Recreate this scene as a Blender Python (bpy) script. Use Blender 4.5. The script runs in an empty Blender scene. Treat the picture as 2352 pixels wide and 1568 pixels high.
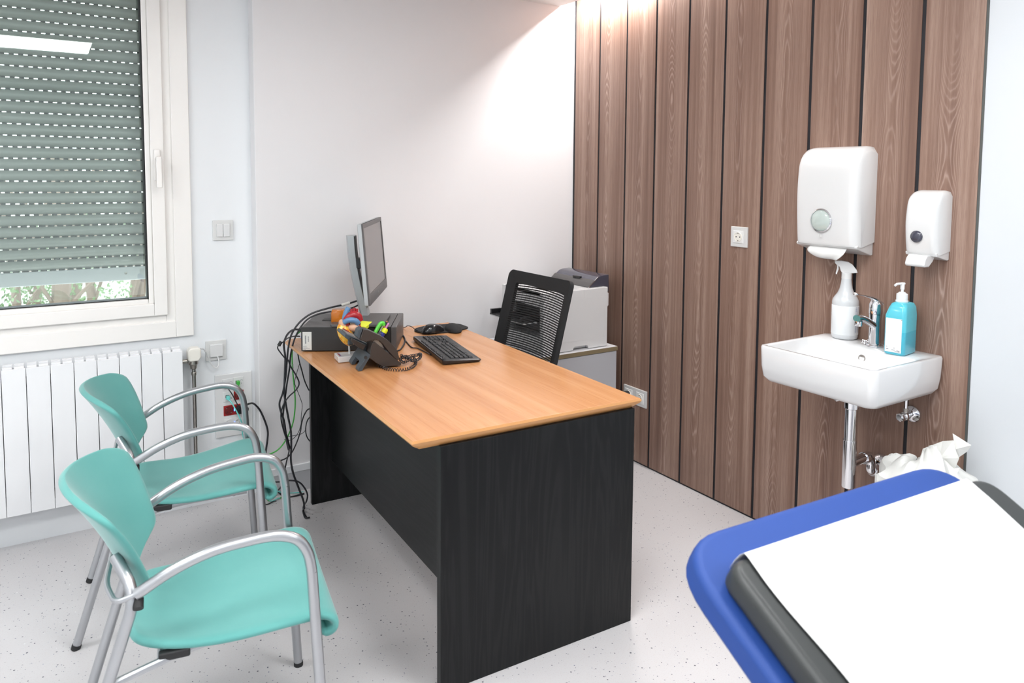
import bpy, bmesh, math, random
from mathutils import Vector, Matrix
random.seed(7)
C = bpy.context.scene.collection
PI = math.pi

# ------------------------------------------------------------------ camera model (survey of the room)
F, CX, CY, H = 1687.29, 1159.6, 525.3, 1.46
_r0 = Vector((0.84691776, -0.5316893, 0.00606628)).normalized()
_r2 = Vector((0.53073546, 0.84459305, -0.07058644)); _r2 = (_r2 - _r0 * _r2.dot(_r0)).normalized()
_r1 = _r2.cross(_r0).normalized()            # image down
def ray(px, py):
    return _r0 * ((px - CX) / F) + _r1 * ((py - CY) / F) + _r2
def atZ(px, py, z): d = ray(px, py); t = (z - H) / d.z; return Vector((d.x * t, d.y * t, z))
def atY(px, py, y): d = ray(px, py); t = y / d.y; return Vector((d.x * t, y, H + d.z * t))
def atX(px, py, x): d = ray(px, py); t = x / d.x; return Vector((x, d.y * t, H + d.z * t))

# ------------------------------------------------------------------ materials
class N:
    def __init__(s, name):
        s.m = bpy.data.materials.new(name); s.m.use_nodes = True
        s.t = s.m.node_tree; s.b = s.t.nodes['Principled BSDF']; s.o = s.t.nodes['Material Output']
    def n(s, ty, **k):
        x = s.t.nodes.new(ty)
        for a, b in k.items(): setattr(x, a, b)
        return x
    def l(s, a, b): s.t.links.new(a, b)
    def val(s, node, **k):
        for a, b in k.items(): node.inputs[a.replace('_', ' ')].default_value = b
    def math(s, op, a, b=None, clamp=False):
        x = s.n('ShaderNodeMath', operation=op); x.use_clamp = clamp
        for i, v in enumerate((a, b)):
            if v is None: continue
            if isinstance(v, (int, float)): x.inputs[i].default_value = v
            else: s.l(v, x.inputs[i])
        return x.outputs[0]
    def mix(s, fac, a, b):
        x = s.n('ShaderNodeMix', data_type='RGBA')
        for i, v in ((0, fac), (6, a), (7, b)):
            if isinstance(v, (int, float)): x.inputs[i].default_value = v
            elif isinstance(v, tuple): x.inputs[i].default_value = (*v, 1)
            else: s.l(v, x.inputs[i])
        return x.outputs[2]
    def ramp(s, fac, stops):
        x = s.n('ShaderNodeValToRGB'); e = x.color_ramp.elements
        while len(e) < len(stops): e.new(0.5)
        for i, (p, c) in enumerate(stops):
            e[i].position = p; e[i].color = (*c, 1) if len(c) == 3 else c
        s.l(fac, x.inputs[0]); return x.outputs[0]
    def noise(s, vec, scale, detail=2, rough=.5, dist=0):
        x = s.n('ShaderNodeTexNoise'); s.val(x, Scale=scale, Detail=detail, Roughness=rough, Distortion=dist)
        if vec is not None: s.l(vec, x.inputs['Vector'])
        return x.outputs['Fac']
    def coord(s, out='Object', scale=(1, 1, 1)):
        x = s.n('ShaderNodeTexCoord'); mp = s.n('ShaderNodeMapping'); mp.inputs['Scale'].default_value = scale
        s.l(x.outputs[out], mp.inputs['Vector']); return mp.outputs[0]
    def bump(s, h, strength=.2, dist=.001):
        x = s.n('ShaderNodeBump'); s.val(x, Strength=strength, Distance=dist)
        s.l(h, x.inputs['Height']); s.l(x.outputs[0], s.b.inputs['Normal'])

def pm(name, col, rough=.5, metal=0, bump=None, var=0, **k):
    """plain procedural material: base colour with slight noise, optional bump (scale, strength)"""
    s = N(name); s.val(s.b, Roughness=rough, Metallic=metal)
    for a, b in k.items(): s.b.inputs[a.replace('_', ' ')].default_value = b
    co = s.coord()
    v = s.noise(co, 9, 3)
    c2 = tuple(min(1, c * (1 + var)) for c in col); c1 = tuple(c * (1 - var) for c in col)
    s.l(s.mix(v, c1, c2), s.b.inputs['Base Color'])
    if bump: s.bump(s.noise(co, bump[0], 3), bump[1])
    return s.m

M = {}
M['paint'] = pm('wall_paint', (.83, .85, .87), .55, bump=(160, .08), var=.006)
M['paint_back'] = pm('wall_paint_cool', (.81, .80, .81), .5, bump=(200, .07), var=.006)
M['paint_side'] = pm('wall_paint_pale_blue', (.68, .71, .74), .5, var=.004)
M['ceil'] = pm('ceiling_white', (.86, .86, .86), .7)
M['pvc'] = pm('window_pvc', (.90, .875, .845), .32, var=.004)
M['enamel'] = pm('white_enamel', (.86, .865, .88), .28, var=.004)
M['white'] = pm('white_plastic', (.74, .74, .74), .22, var=.004, Coat_Weight=.3)
M['white_matt'] = pm('white_matt_plastic', (.82, .82, .81), .42)
M['frame_grey'] = pm('pale_grey_frame_plastic', (.70, .70, .69), .32)
M['cream'] = pm('cream_plastic', (.85, .82, .75), .35)
M['ceramic'] = pm('white_ceramic', (.77, .77, .775), .07, Coat_Weight=.6, Coat_Roughness=.03)
M['chrome'] = pm('chrome', (.80, .80, .82), .07, 1)
M['silver'] = pm('silver_lacquered_tube', (.47, .48, .50), .30, .85, bump=(500, .04))
M['steel'] = pm('brushed_steel_pipe', (.42, .39, .36), .32, 1)
M['nickel'] = pm('nickel_valve', (.45, .42, .38), .35, 1, bump=(220, .3))
M['black'] = pm('black_plastic', (.013, .013, .014), .38, bump=(700, .15))
M['black_gloss'] = pm('black_glossy_plastic', (.012, .012, .013), .16)
M['black_fabric'] = pm('black_fabric', (.012, .012, .013), .8, bump=(900, .5))
M['rubber'] = pm('black_rubber', (.015, .015, .016), .6)
M['cable'] = pm('black_cable', (.015, .015, .019), .42)
M['slate'] = pm('phone_plastic_cool_lit', (.042, .058, .072), .45, bump=(900, .12))  # cool light on the phone's left and upper faces put into this colour
M['brownblack'] = pm('dark_brown_black_plastic', (.034, .028, .025), .36, bump=(900, .1))
M['graphite'] = pm('graphite_plastic', (.085, .08, .08), .36, bump=(800, .05))
M['mon_side'] = pm('silver_grey_plastic', (.42, .44, .45), .35, .2)
M['screen'] = pm('switched_off_screen', (.27, .26, .26), .38, Coat_Weight=.15)
M['pc_side'] = pm('black_painted_steel', (.022, .021, .021), .42, bump=(1200, .15))
M['green'] = pm('green_cable', (.06, .42, .06), .4)
M['teal_cable'] = pm('turquoise_cable', (.18, .66, .62), .4)
M['red_socket'] = pm('red_socket_plastic', (.36, .02, .02), .35)
M['lime'] = pm('green_plastic', (.10, .62, .06), .3)
M['yellow'] = pm('yellow_paper', (.82, .86, .05), .6)
M['yellow_pl'] = pm('yellow_plastic', (.75, .80, .02), .3)
M['pink'] = pm('pink_plastic', (.62, .22, .50), .35)
M['copper'] = pm('copper_pen', (.45, .2, .1), .3, .7)
M['navy'] = pm('navy_plastic', (.03, .04, .25), .3)
M['blueplug'] = pm('blue_connector', (.03, .08, .35), .35)
M['h_red'] = pm('dark_red_lacquer', (.36, .018, .025), .28, var=.1)
M['h_blue'] = pm('steel_blue_lacquer', (.12, .24, .42), .28, var=.1)
M['h_flesh'] = pm('flesh_lacquer', (.66, .38, .25), .4, var=.08)
M['paperwhite'] = pm('couch_paper', (.90, .90, .90), .75, bump=(26, .12))
M['bluevinyl'] = pm('blue_upholstery', (.014, .058, .27), .62, bump=(1300, .1), var=.03)
M['greyvinyl'] = pm('charcoal_upholstery', (.034, .037, .037), .42, bump=(1100, .12), var=.06)
M['grey_lam'] = pm('grey_laminate', (.50, .51, .54), .4, bump=(600, .04))
M['white_lam'] = pm('white_laminate', (.80, .80, .82), .3)
M['edge_brown'] = pm('worn_edge_band', (.24, .19, .11), .5, var=.1)
M['baseboard_grey'] = pm('grey_vinyl_skirting', (.55, .55, .57), .4)
M['darktrim'] = pm('dark_grey_trim', (.09, .095, .09), .5)
M['groove'] = pm('black_shadow_gap', (.012, .012, .016), .6)
M['label'] = pm('label_paper', (.60, .60, .57), .6)
M['label_white'] = pm('bottle_label', (.83, .86, .88), .45)
M['ink'] = pm('dark_print', (.10, .10, .13), .6)
M['inkblue'] = pm('blue_print', (.15, .20, .40), .6)
M['alu'] = pm('aluminium_profile', (.90, .92, .93), .4)
M['slat'] = pm('roller_slat', (.60, .62, .57), .42, .1, var=.02)
M['bark'] = pm('bark', (.20, .15, .12), .9, bump=(20, .6), var=.2)
M['leaf'] = pm('foliage', (.13, .20, .09), .7, var=.4)
M['grass'] = pm('grass', (.42, .45, .38), .9, var=.2)
M['bag'] = pm('white_bin_liner', (.80, .80, .77), .38, var=.02, Transmission_Weight=0.0, Subsurface_Weight=.0)
M['bin'] = pm('grey_bin_plastic', (.45, .46, .48), .4)
M['metal_grey'] = pm('grey_painted_metal', (.35, .36, .38), .35, .5)
M['silicone'] = pm('chrome_detail', (.7, .7, .72), .15, 1)
M['hookgrey'] = pm('grey_beige_plastic', (.32, .28, .24), .3)
M['pump'] = pm('pump_white', (.86, .87, .88), .25)

def emis(name, col, st):
    s = N(name); s.b.inputs['Emission Color'].default_value = (*col, 1); s.b.inputs['Emission Strength'].default_value = st
    s.b.inputs['Base Color'].default_value = (*col, 1); return s.m
M['diffuser'] = emis('luminaire_diffuser', (1, .985, .96), 6)
M['led_strip'] = emis('led_strip_diffuser', (1, .95, .9), 12)
M['led_blue'] = emis('blue_indicator', (.05, .15, 1), 6)

def glass(name, col=(1, 1, 1), rough=0, ior=1.45, **k):
    s = N(name); s.val(s.b, Roughness=rough, IOR=ior); s.b.inputs['Transmission Weight'].default_value = 1
    s.b.inputs['Base Color'].default_value = (*col, 1)
    for a, b in k.items(): s.b.inputs[a.replace('_', ' ')].default_value = b
    return s
def thin_glass(name):
    s = N(name)
    tr = s.n('ShaderNodeBsdfTransparent'); gl = s.n('ShaderNodeBsdfGlossy'); mx = s.n('ShaderNodeMixShader'); fr = s.n('ShaderNodeFresnel')
    tr.inputs[0].default_value = (.93, .97, .96, 1); gl.inputs['Roughness'].default_value = .004
    gl.inputs[0].default_value = (.93, 1, .97, 1)
    fr.inputs[0].default_value = 1.5
    f2 = s.math('MULTIPLY', fr.outputs[0], 2.2, True)
    s.l(f2, mx.inputs[0]); s.l(tr.outputs[0], mx.inputs[1]); s.l(gl.outputs[0], mx.inputs[2]); s.l(mx.outputs[0], s.o.inputs[0])
    return s.m
M['pane'] = thin_glass('window_glass')
M['lens'] = pm('clear_lens', (.50, .57, .54), .12, Coat_Weight=.8, var=.35)
M['amber'] = pm('amber_plastic', (.85, .25, .02), .08, Transmission_Weight=.45, var=.15)
M['spray'] = pm('frosted_bottle', (.66, .68, .70), .25, Coat_Weight=.3, Subsurface_Weight=.2, Subsurface_Radius=(.05, .05, .05))
M['gelblue'] = pm('turquoise_bottle', (.10, .56, .68), .22, Coat_Weight=.4, Subsurface_Weight=.25, Subsurface_Radius=(.02, .05, .05))
M['liquid'] = pm('turquoise_gel_filled', (.06, .47, .62), .22, Coat_Weight=.4)
M['lidglass'] = pm('smoky_lid', (.06, .06, .085), .12, Coat_Weight=.5)
M['tissue'] = pm('paper_towel', (.78, .78, .77), .7, bump=(60, .1))

def m_floor():
    s = N('speckled_vinyl'); co = s.coord()
    base = s.mix(s.noise(co, 2.2, 4), (.63, .61, .62), (.69, .675, .68))
    fine = s.noise(co, 260, 2, .6)
    base = s.mix(s.math('MULTIPLY', s.math('GREATER_THAN', fine, .60), .35), base, (.56, .50, .49))
    def spots(scale, thr, keep, seed):
        mp = s.n('ShaderNodeMapping'); s.l(co, mp.inputs[0]); mp.inputs['Location'].default_value = (seed, seed * 2, 0)
        mp.inputs['Rotation'].default_value = (0, 0, seed)
        v = s.n('ShaderNodeTexVoronoi'); v.inputs['Scale'].default_value = scale; s.l(mp.outputs[0], v.inputs['Vector'])
        sep = s.n('ShaderNodeSeparateColor'); s.l(v.outputs['Color'], sep.inputs[0])
        a = s.math('LESS_THAN', v.outputs['Distance'], s.math('MULTIPLY', sep.outputs[1], thr))
        return s.math('MULTIPLY', a, s.math('LESS_THAN', sep.outputs[0], keep))
    c = s.mix(spots(62, .19, .5, 1.3), base, (.12, .12, .15))
    c = s.mix(spots(75, .20, .30, 4.1), c, (.34, .33, .37))
    c = s.mix(spots(110, .20, .30, 2.2), c, (.10, .12, .22))
    c = s.mix(spots(40, .12, .2, 6.2), c, (.82, .82, .82))
    s.l(c, s.b.inputs['Base Color']); s.val(s.b, Roughness=.38)
    s.bump(s.noise(co, 120, 2), .06)
    return s.m
M['floor'] = m_floor()

def m_panel_wood():
    s = N('walnut_wall_panel')
    tc = s.n('ShaderNodeUVMap'); sp = s.n('ShaderNodeSeparateXYZ'); s.l(tc.outputs[0], sp.inputs[0])
    U, V = sp.outputs[0], sp.outputs[1]
    pid = s.math('FLOOR', s.math('DIVIDE', U, 10)); x = s.math('SUBTRACT', U, s.math('MULTIPLY', pid, 10))
    def vec(a, b, c):
        k = s.n('ShaderNodeCombineXYZ'); 
        for i, v in enumerate((a, b, c)):
            if isinstance(v, (int, float)): k.inputs[i].default_value = v
            else: s.l(v, k.inputs[i])
        return k.outputs[0]
    rid = s.math('MULTIPLY', pid, 7.31)
    off = s.math('MULTIPLY', s.math('SUBTRACT', s.noise(vec(rid, 0, 0), 1.0, 0), .5), .16)
    warp = s.math('MULTIPLY', s.math('SUBTRACT', s.noise(vec(s.math('MULTIPLY', x, 5), s.math('MULTIPLY', V, 1.3), rid), 1.0, 2), .5), .05)
    x = s.math('SUBTRACT', x, 5)
    xc = s.math('ADD', s.math('ADD', x, off), warp)
    g = s.math('MULTIPLY', s.noise(vec(rid, s.math('MULTIPLY', V, 1.1), 3), 1.0, 1), 2.2)
    small = s.math('MULTIPLY', s.noise(vec(s.math('MULTIPLY', x, 22), s.math('MULTIPLY', V, 4.5), rid), 1.0, 3), .16)
    f = s.math('ADD', s.math('ADD', s.math('MULTIPLY', s.math('MULTIPLY', xc, xc), 170), g), small)
    band = s.math('SINE', s.math('MULTIPLY', f, 2 * PI * 17))
    band = s.math('ADD', s.math('MULTIPLY', band, .5), .5)
    line = s.math('POWER', band, 5)
    ax = s.math('ABSOLUTE', xc)
    near = s.math('SUBTRACT', 1, s.math('DIVIDE', ax, .075), True)
    near = s.math('MULTIPLY', near, s.math('MULTIPLY', s.math('SUBTRACT', s.noise(vec(s.math('ADD', rid, s.math('MULTIPLY', x, 8)), V, 9), 1.7, 3), .30, True), 2.6, True), True)
    streak = s.noise(vec(s.math('MULTIPLY', x, 75), s.math('MULTIPLY', V, .9), rid), 1.0, 4, .6)
    broad = s.noise(vec(s.math('MULTIPLY', x, 16), s.math('MULTIPLY', V, .35), rid), 1.0, 2)
    pore = s.noise(vec(s.math('MULTIPLY', x, 420), s.math('MULTIPLY', V, 16), rid), 1.0, 2, .6)
    k = s.math('ADD', s.math('MULTIPLY', streak, .45), s.math('MULTIPLY', broad, .55))
    col = s.ramp(k, [(.32, (.165, .090, .064)), (.46, (.248, .149, .110)), (.56, (.325, .210, .160)), (.70, (.42, .292, .232))])
    col = s.mix(s.math('MULTIPLY', s.math('SUBTRACT', pore, .45, True), 1.6), col, (.18, .095, .073))
    col = s.mix(s.math('MULTIPLY', s.math('MULTIPLY', line, near), .42), col, (.66, .50, .43))
    dk = s.math('POWER', s.math('SUBTRACT', 1, band), 3)
    col = s.mix(s.math('MULTIPLY', s.math('MULTIPLY', dk, near), .34), col, (.17, .09, .068))
    s.l(col, s.b.inputs['Base Color']); s.val(s.b, Roughness=.42)
    s.bump(pore, .12)
    return s.m
M['panelwood'] = m_panel_wood()

def m_beech():
    s = N('beech_laminate')
    co = s.coord('Object', (26, .9, 26)); c2 = s.coord('Object', (140, 5, 140)); c3 = s.coord('Object', (5, .35, 5))
    k = s.math('ADD', s.math('MULTIPLY', s.noise(co, 1, 4, .55, .4), .5), s.math('MULTIPLY', s.noise(c3, 1, 2), .5))
    col = s.ramp(k, [(.34, (.47, .195, .074)), (.5, (.56, .262, .108)), (.66, (.64, .335, .152))])
    col = s.mix(s.math('MULTIPLY', s.math('GREATER_THAN', s.noise(c2, 1, 3, .6), .60), .3), col, (.42, .15, .05))
    s.l(col, s.b.inputs['Base Color']); s.val(s.b, Roughness=.24)
    return s.m
M['beech'] = m_beech()
M['beech_edge'] = pm('beech_edging', (.60, .29, .105), .3, var=.06)

def m_ash(name, sc):
    s = N(name); co = s.coord('Object', sc)
    v = s.noise(co, 1, 4, .6, .9)
    w = s.math('ADD', s.math('MULTIPLY', s.math('SINE', s.math('MULTIPLY', v, 70)), .5), .5)
    col = s.mix(s.math('POWER', w, 2), (.005, .0055, .006), (.010, .0105, .011))
    s.l(col, s.b.inputs['Base Color']); s.val(s.b, Roughness=.36)
    s.bump(w, .10, .0004); s.b.inputs['Specular IOR Level'].default_value = .26
    return s.m
M['ash'] = m_ash('black_ash_upright', (7, 7, .45)); M['ash_h'] = m_ash('black_ash_modesty', (7, .5, 7))

def m_teal():
    s = N('teal_fabric'); co = s.coord()
    c = s.mix(s.noise(co, 6, 3), (.085, .33, .305), (.15, .43, .40))
    s.l(c, s.b.inputs['Base Color']); s.val(s.b, Roughness=.85)
    s.b.inputs['Sheen Weight'].default_value = .5; s.b.inputs['Sheen Roughness'].default_value = .4
    s.bump(s.noise(co, 900, 2), .35, .0005)
    return s.m
M['teal'] = m_teal()

def m_heart():
    s = N('heart_muscle_lacquer'); co = s.coord('Object', (60, 60, 22))
    v = s.noise(co, 1, 4, .6, 2.0)
    c = s.ramp(v, [(.32, (.66, .10, .01)), (.46, (.80, .36, .02)), (.58, (.86, .60, .10)), (.72, (.80, .72, .40))])
    s.l(c, s.b.inputs['Base Color']); s.val(s.b, Roughness=.3); return s.m
M['heart'] = m_heart()

# ------------------------------------------------------------------ mesh builder
def rot2(x, y, a): return (x * math.cos(a) - y * math.sin(a), x * math.sin(a) + y * math.cos(a))

class MB:
    def __init__(s): s.v = []; s.f = []; s.uv = None
    def add(s, vs, fs):
        o = len(s.v); s.v += [Vector(v) for v in vs]; s.f += [tuple(i + o for i in f) for f in fs]; return s
    def box(s, x0, x1, y0, y1, z0, z1, mat=None):
        vs = [Vector((x, y, z)) for z in (z0, z1) for y in (y0, y1) for x in (x0, x1)]
        if mat: vs = [mat @ v for v in vs]
        return s.add(vs, [(0, 2, 3, 1), (4, 5, 7, 6), (0, 1, 5, 4), (2, 6, 7, 3), (0, 4, 6, 2), (1, 3, 7, 5)])
    def prism(s, poly, a, b, axis='y', mat=None):
        """poly: list of 2D points; extruded from a to b along axis"""
        def P(p, t):
            v = {'y': (p[0], t, p[1]), 'x': (t, p[0], p[1]), 'z': (p[0], p[1], t)}[axis]
            v = Vector(v); return mat @ v if mat else v
        n = len(poly); vs = [P(p, a) for p in poly] + [P(p, b) for p in poly]
        fs = [tuple(range(n)), tuple(range(2 * n - 1, n - 1, -1))] + [(i, i + n, (i + 1) % n + n, (i + 1) % n) for i in range(n)]
        return s.add(vs, fs)
    def tube(s, pts, r, n=12, caps=True, closed=False, radii=None, flat=1.0):
        pts = [Vector(p) for p in pts]; m = len(pts); rings = []
        up = None
        for i, p in enumerate(pts):
            if closed: t = (pts[(i + 1) % m] - pts[i - 1])
            else: t = pts[min(i + 1, m - 1)] - pts[max(i - 1, 0)]
            t.normalize()
            if up is None:
                up = Vector((0, 0, 1)) if abs(t.z) < .9 else Vector((0, 1, 0))
            up = (up - t * up.dot(t))
            if up.length < 1e-5: up = t.orthogonal()
            up.normalize(); w = t.cross(up)
            rr = radii[i] if radii else r
            rings.append([p + (up * math.sin(2 * PI * k / n) * flat + w * math.cos(2 * PI * k / n)) * rr for k in range(n)])
        o = len(s.v)
        vs = [v for R in rings for v in R]
        fs = []
        for i in range(m if closed else m - 1):
            for k in range(n):
                a, b = i * n + k, i * n + (k + 1) % n; c = ((i + 1) % m) * n
                fs.append((a, b, c + (k + 1) % n, c + k))
        if caps and not closed: fs += [tuple(range(n - 1, -1, -1)), tuple((m - 1) * n + k for k in range(n))]
        return s.add(vs, fs)
    def lathe(s, prof, n=28, c=(0, 0, 0), axis='z', sx=1, sy=1, mat=None):
        c = Vector(c); vs = []
        for (r, h) in prof:
            for k in range(n):
                a = 2 * PI * k / n; u, v = r * math.cos(a) * sx, r * math.sin(a) * sy
                p = Vector({'z': (u, v, h), 'x': (h, u, v), 'y': (u, h, v)}[axis])
                if mat: p = mat @ p
                vs.append(c + p)
        fs = []; m = len(prof)
        for i in range(m - 1):
            for k in range(n):
                a, b = i * n + k, i * n + (k + 1) % n
                fs.append((a, b, b + n, a + n))
        fs += [tuple(range(n - 1, -1, -1)), tuple((m - 1) * n + k for k in range(n))]
        return s.add(vs, fs)
    def ell(s, c, r, mat=None, nu=20, nv=12):
        prof = []
        c = Vector(c); vs = []; 
        for j in range(nv + 1):
            th = PI * j / nv
            for k in range(nu):
                ph = 2 * PI * k / nu
                p = Vector((r[0] * math.sin(th) * math.cos(ph), r[1] * math.sin(th) * math.sin(ph), r[2] * math.cos(th)))
                if mat: p = mat @ p
                vs.append(c + p)
        fs = [(j * nu + k, j * nu + (k + 1) % nu, (j + 1) * nu + (k + 1) % nu, (j + 1) * nu + k) for j in range(nv) for k in range(nu)]
        return s.add(vs, fs)
    def grid(s, fn, nu, nv):
        vs = [fn(i / nu, j / nv) for j in range(nv + 1) for i in range(nu + 1)]
        w = nu + 1
        return s.add(vs, [(j * w + i, j * w + i + 1, (j + 1) * w + i + 1, (j + 1) * w + i) for j in range(nv) for i in range(nu)])
    def build(s, name, mat, parent=None, local=False, bevel=0, seg=3, smooth=True, angle=35, solid=0, sub=0, soff=0, merge=True):
        me = bpy.data.meshes.new(name)
        inv = parent['_inv'] if False else (INV[parent.name] if (parent is not None and not local) else None)
        vs = [inv @ v for v in s.v] if inv is not None else s.v
        me.from_pydata([tuple(v) for v in vs], [], s.f); me.validate()
        bm = bmesh.new(); bm.from_mesh(me)
        if merge: bmesh.ops.remove_doubles(bm, verts=bm.verts, dist=1e-6)
        bmesh.ops.recalc_face_normals(bm, faces=bm.faces); bm.to_mesh(me); bm.free()
        o = bpy.data.objects.new(name, me); C.objects.link(o); me.materials.append(M[mat] if isinstance(mat, str) else mat)
        if parent is not None:
            o.parent = parent
            INV[o.name] = INV[parent.name]
        else: INV[o.name] = Matrix.Identity(4)
        if smooth:
            for p in me.polygons: p.use_smooth = True
            if not bevel and not sub: me.set_sharp_from_angle(angle=math.radians(angle))
        if solid:
            md = o.modifiers.new('t', 'SOLIDIFY'); md.thickness = solid; md.offset = soff
        if bevel:
            md = o.modifiers.new('b', 'BEVEL'); md.width = bevel; md.segments = seg; md.limit_method = 'ANGLE'; md.angle_limit = math.radians(40); md.harden_normals = True
        if sub:
            md = o.modifiers.new('s', 'SUBSURF'); md.levels = sub; md.render_levels = sub
        return o
INV = {}

def thing(name, label, cat, loc=(0, 0, 0), rz=0, group=None, kind=None):
    o = bpy.data.objects.new(name, None); C.objects.link(o)
    o.location = loc; o.rotation_euler = (0, 0, rz); o.empty_display_size = .05
    INV[o.name] = (Matrix.Translation(Vector(loc)) @ Matrix.Rotation(rz, 4, 'Z')).inverted()
    tag(o, label, cat, group, kind); return o
def tag(o, label=None, cat=None, group=None, kind=None):
    if label: o['label'] = label
    if cat: o['category'] = cat
    if group: o['group'] = group
    if kind: o['kind'] = kind
    return o
def struct(o): o['kind'] = 'structure'; return o
def spline(pts, k=6, closed=False):
    """Catmull-Rom through points"""
    P = [Vector(p) for p in pts]; out = []; n = len(P)
    rng = range(n if closed else n - 1)
    for i in rng:
        p0 = P[i - 1] if (i > 0 or closed) else P[0] * 2 - P[1]
        p1 = P[i]; p2 = P[(i + 1) % n]; p3 = P[(i + 2) % n] if (closed or i + 2 < n) else P[-1] * 2 - P[-2]
        for j in range(k):
            t = j / k
            out.append(.5 * ((2 * p1) + (p2 - p0) * t + (2 * p0 - 5 * p1 + 4 * p2 - p3) * t * t + (3 * p1 - p0 - 3 * p2 + p3) * t ** 3))
    if not closed: out.append(P[-1])
    return out
def fillet(pts, r, k=6):
    """polyline with rounded corners"""
    P = [Vector(p) for p in pts]; out = [P[0]]
    for i in range(1, len(P) - 1):
        a = (P[i - 1] - P[i]); b = (P[i + 1] - P[i]); la, lb = a.length, b.length; a.normalize(); b.normalize()
        rr = r[i] if isinstance(r, (list, tuple)) else r
        rr = min(rr, la * .49, lb * .49)
        s0, s1 = P[i] + a * rr, P[i] + b * rr
        for j in range(k + 1):
            t = j / k; out.append(s0 * (1 - t) ** 2 + P[i] * 2 * t * (1 - t) + s1 * t * t)
    out.append(P[-1]); return out
def rrect(w, h, r, n=6, cx=0, cy=0):
    out = []
    for (sx, sy, a0) in ((1, 1, 0), (-1, 1, PI / 2), (-1, -1, PI), (1, -1, 3 * PI / 2)):
        for k in range(n + 1):
            a = a0 + k / n * PI / 2
            out.append((cx + sx * (w / 2 - r) + r * math.cos(a), cy + sy * (h / 2 - r) + r * math.sin(a)))
    return out
def seg(a, b, w, h, mb=None):
    """box of section w,h from a to b"""
    a, b = Vector(a), Vector(b); t = (b - a); L = t.length; t.normalize()
    up = Vector((0, 0, 1)) if abs(t.z) < .95 else Vector((0, 1, 0)); sd = t.cross(up).normalized(); up = sd.cross(t)
    m = Matrix((sd, t, up)).transposed().to_4x4(); m.translation = a
    mb = mb or MB(); return mb.box(-w / 2, w / 2, 0, L, -h / 2, h / 2, m)

# ------------------------------------------------------------------ room shell
XW, YW, YB, XJ, ZC = 2.535, 3.397, 3.318, .79, 2.394
X0, Y0 = -1.9, -2.2
struct(MB().box(X0, XW + .1, Y0, YW + .2, -.05, 0).build('floor', 'floor', smooth=False))
cl = MB().box(X0, XW - .10, Y0, YW + .2, ZC, ZC + .05); cl.box(XW - .10, XW + .1, Y0, YW + .2, ZC + .19, ZC + .24); cl.box(XW - .10, XW - .09, Y0, YW + .2, ZC + .05, ZC + .19)
struct(cl.build('ceiling', 'ceil', smooth=False))
# window wall: around an opening
WX0, WX1, WZ0, WZ1 = -1.05, .535, .766, 2.385
w = MB()
w.box(X0, WX0, YW, YW + .2, 0, ZC + .2); w.box(WX1, XJ + .02, YW, YW + .2, 0, ZC + .2)
w.box(WX0, WX1, YW, YW + .2, 0, WZ0); w.box(WX0, WX1, YW, YW + .2, WZ1, ZC + .2)
struct(w.build('wall_front', 'paint', smooth=False))
struct(MB().box(XJ, XW + .1, YB, YW + .2, 0, ZC + .2).build('wall_back', 'paint_back', bevel=.004, smooth=True))
struct(MB().box(X0 - .1, X0, Y0, YW + .2, 0, ZC + .2).build('wall_left', 'paint', smooth=False))
struct(MB().box(X0 - .1, XW + .2, Y0 - .1, Y0, 0, ZC + .2).build('wall_rear', 'paint', smooth=False))
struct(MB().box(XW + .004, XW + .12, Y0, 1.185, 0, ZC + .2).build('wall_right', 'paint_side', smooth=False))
# walnut clad wall: boards with black shadow gaps
gy = [1.385 + .2135 * k for k in range(10)]
edges = [1.187] + gy + [YB + .0]
gap = .0135
b = MB(); uvs = []
for i in range(len(edges) - 1):
    y0 = edges[i] + (gap / 2 if i else 0.004); y1 = edges[i + 1] - gap / 2
    if y1 - y0 < .004: continue
    o = len(b.f); b.box(XW, XW + .0028, y0, y1, .008, ZC + .19)
    uvs.append((o, (y0 + y1) / 2 if i not in (0,) else (y0 + y1) / 2, i))
ob = MB(); ob.v, ob.f = b.v, b.f
pl = b.build('wall_right_panelling', 'panelwood', smooth=False, merge=False)
struct(pl)
uvl = pl.data.uv_layers.new(name='UVMap')
for p in pl.data.polygons:
    c = sum((pl.data.vertices[v].co.y for v in p.vertices)) / len(p.vertices)
    idx = max(i for i in range(len(edges) - 1) if edges[i] - .001 <= c)
    cen = (edges[idx] + edges[idx + 1]) / 2
    for li in p.loop_indices:
        co = pl.data.vertices[pl.data.loops[li].vertex_index].co
        uvl.data[li].uv = (idx * 10 + 5 + (co.y - cen) * 1.0 - 0.0 + 0, co.z + idx * 1.7)
# shader subtracts the id*10; keep the 5 m offset inside the pattern
struct(MB().box(XW + .003, XW + .06, 1.19, YB + .05, 0, ZC + .19).build('wall_right_backing', 'groove', smooth=False))
struct(MB().box(XW + .002, XW + .03, 1.1835, 1.191, 0, ZC + .2).build('trim_1', 'darktrim', smooth=False))
# skirting on the back wall
sk = MB().box(XJ, XW, YB - .010, YB, .094, .128)
struct(sk.build('trim_2', 'paint', bevel=.003))
struct(MB().box(XJ + .001, XW, YB - .006, YB, 0, .096).build('baseboard_back', 'baseboard_grey', smooth=False))

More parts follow.
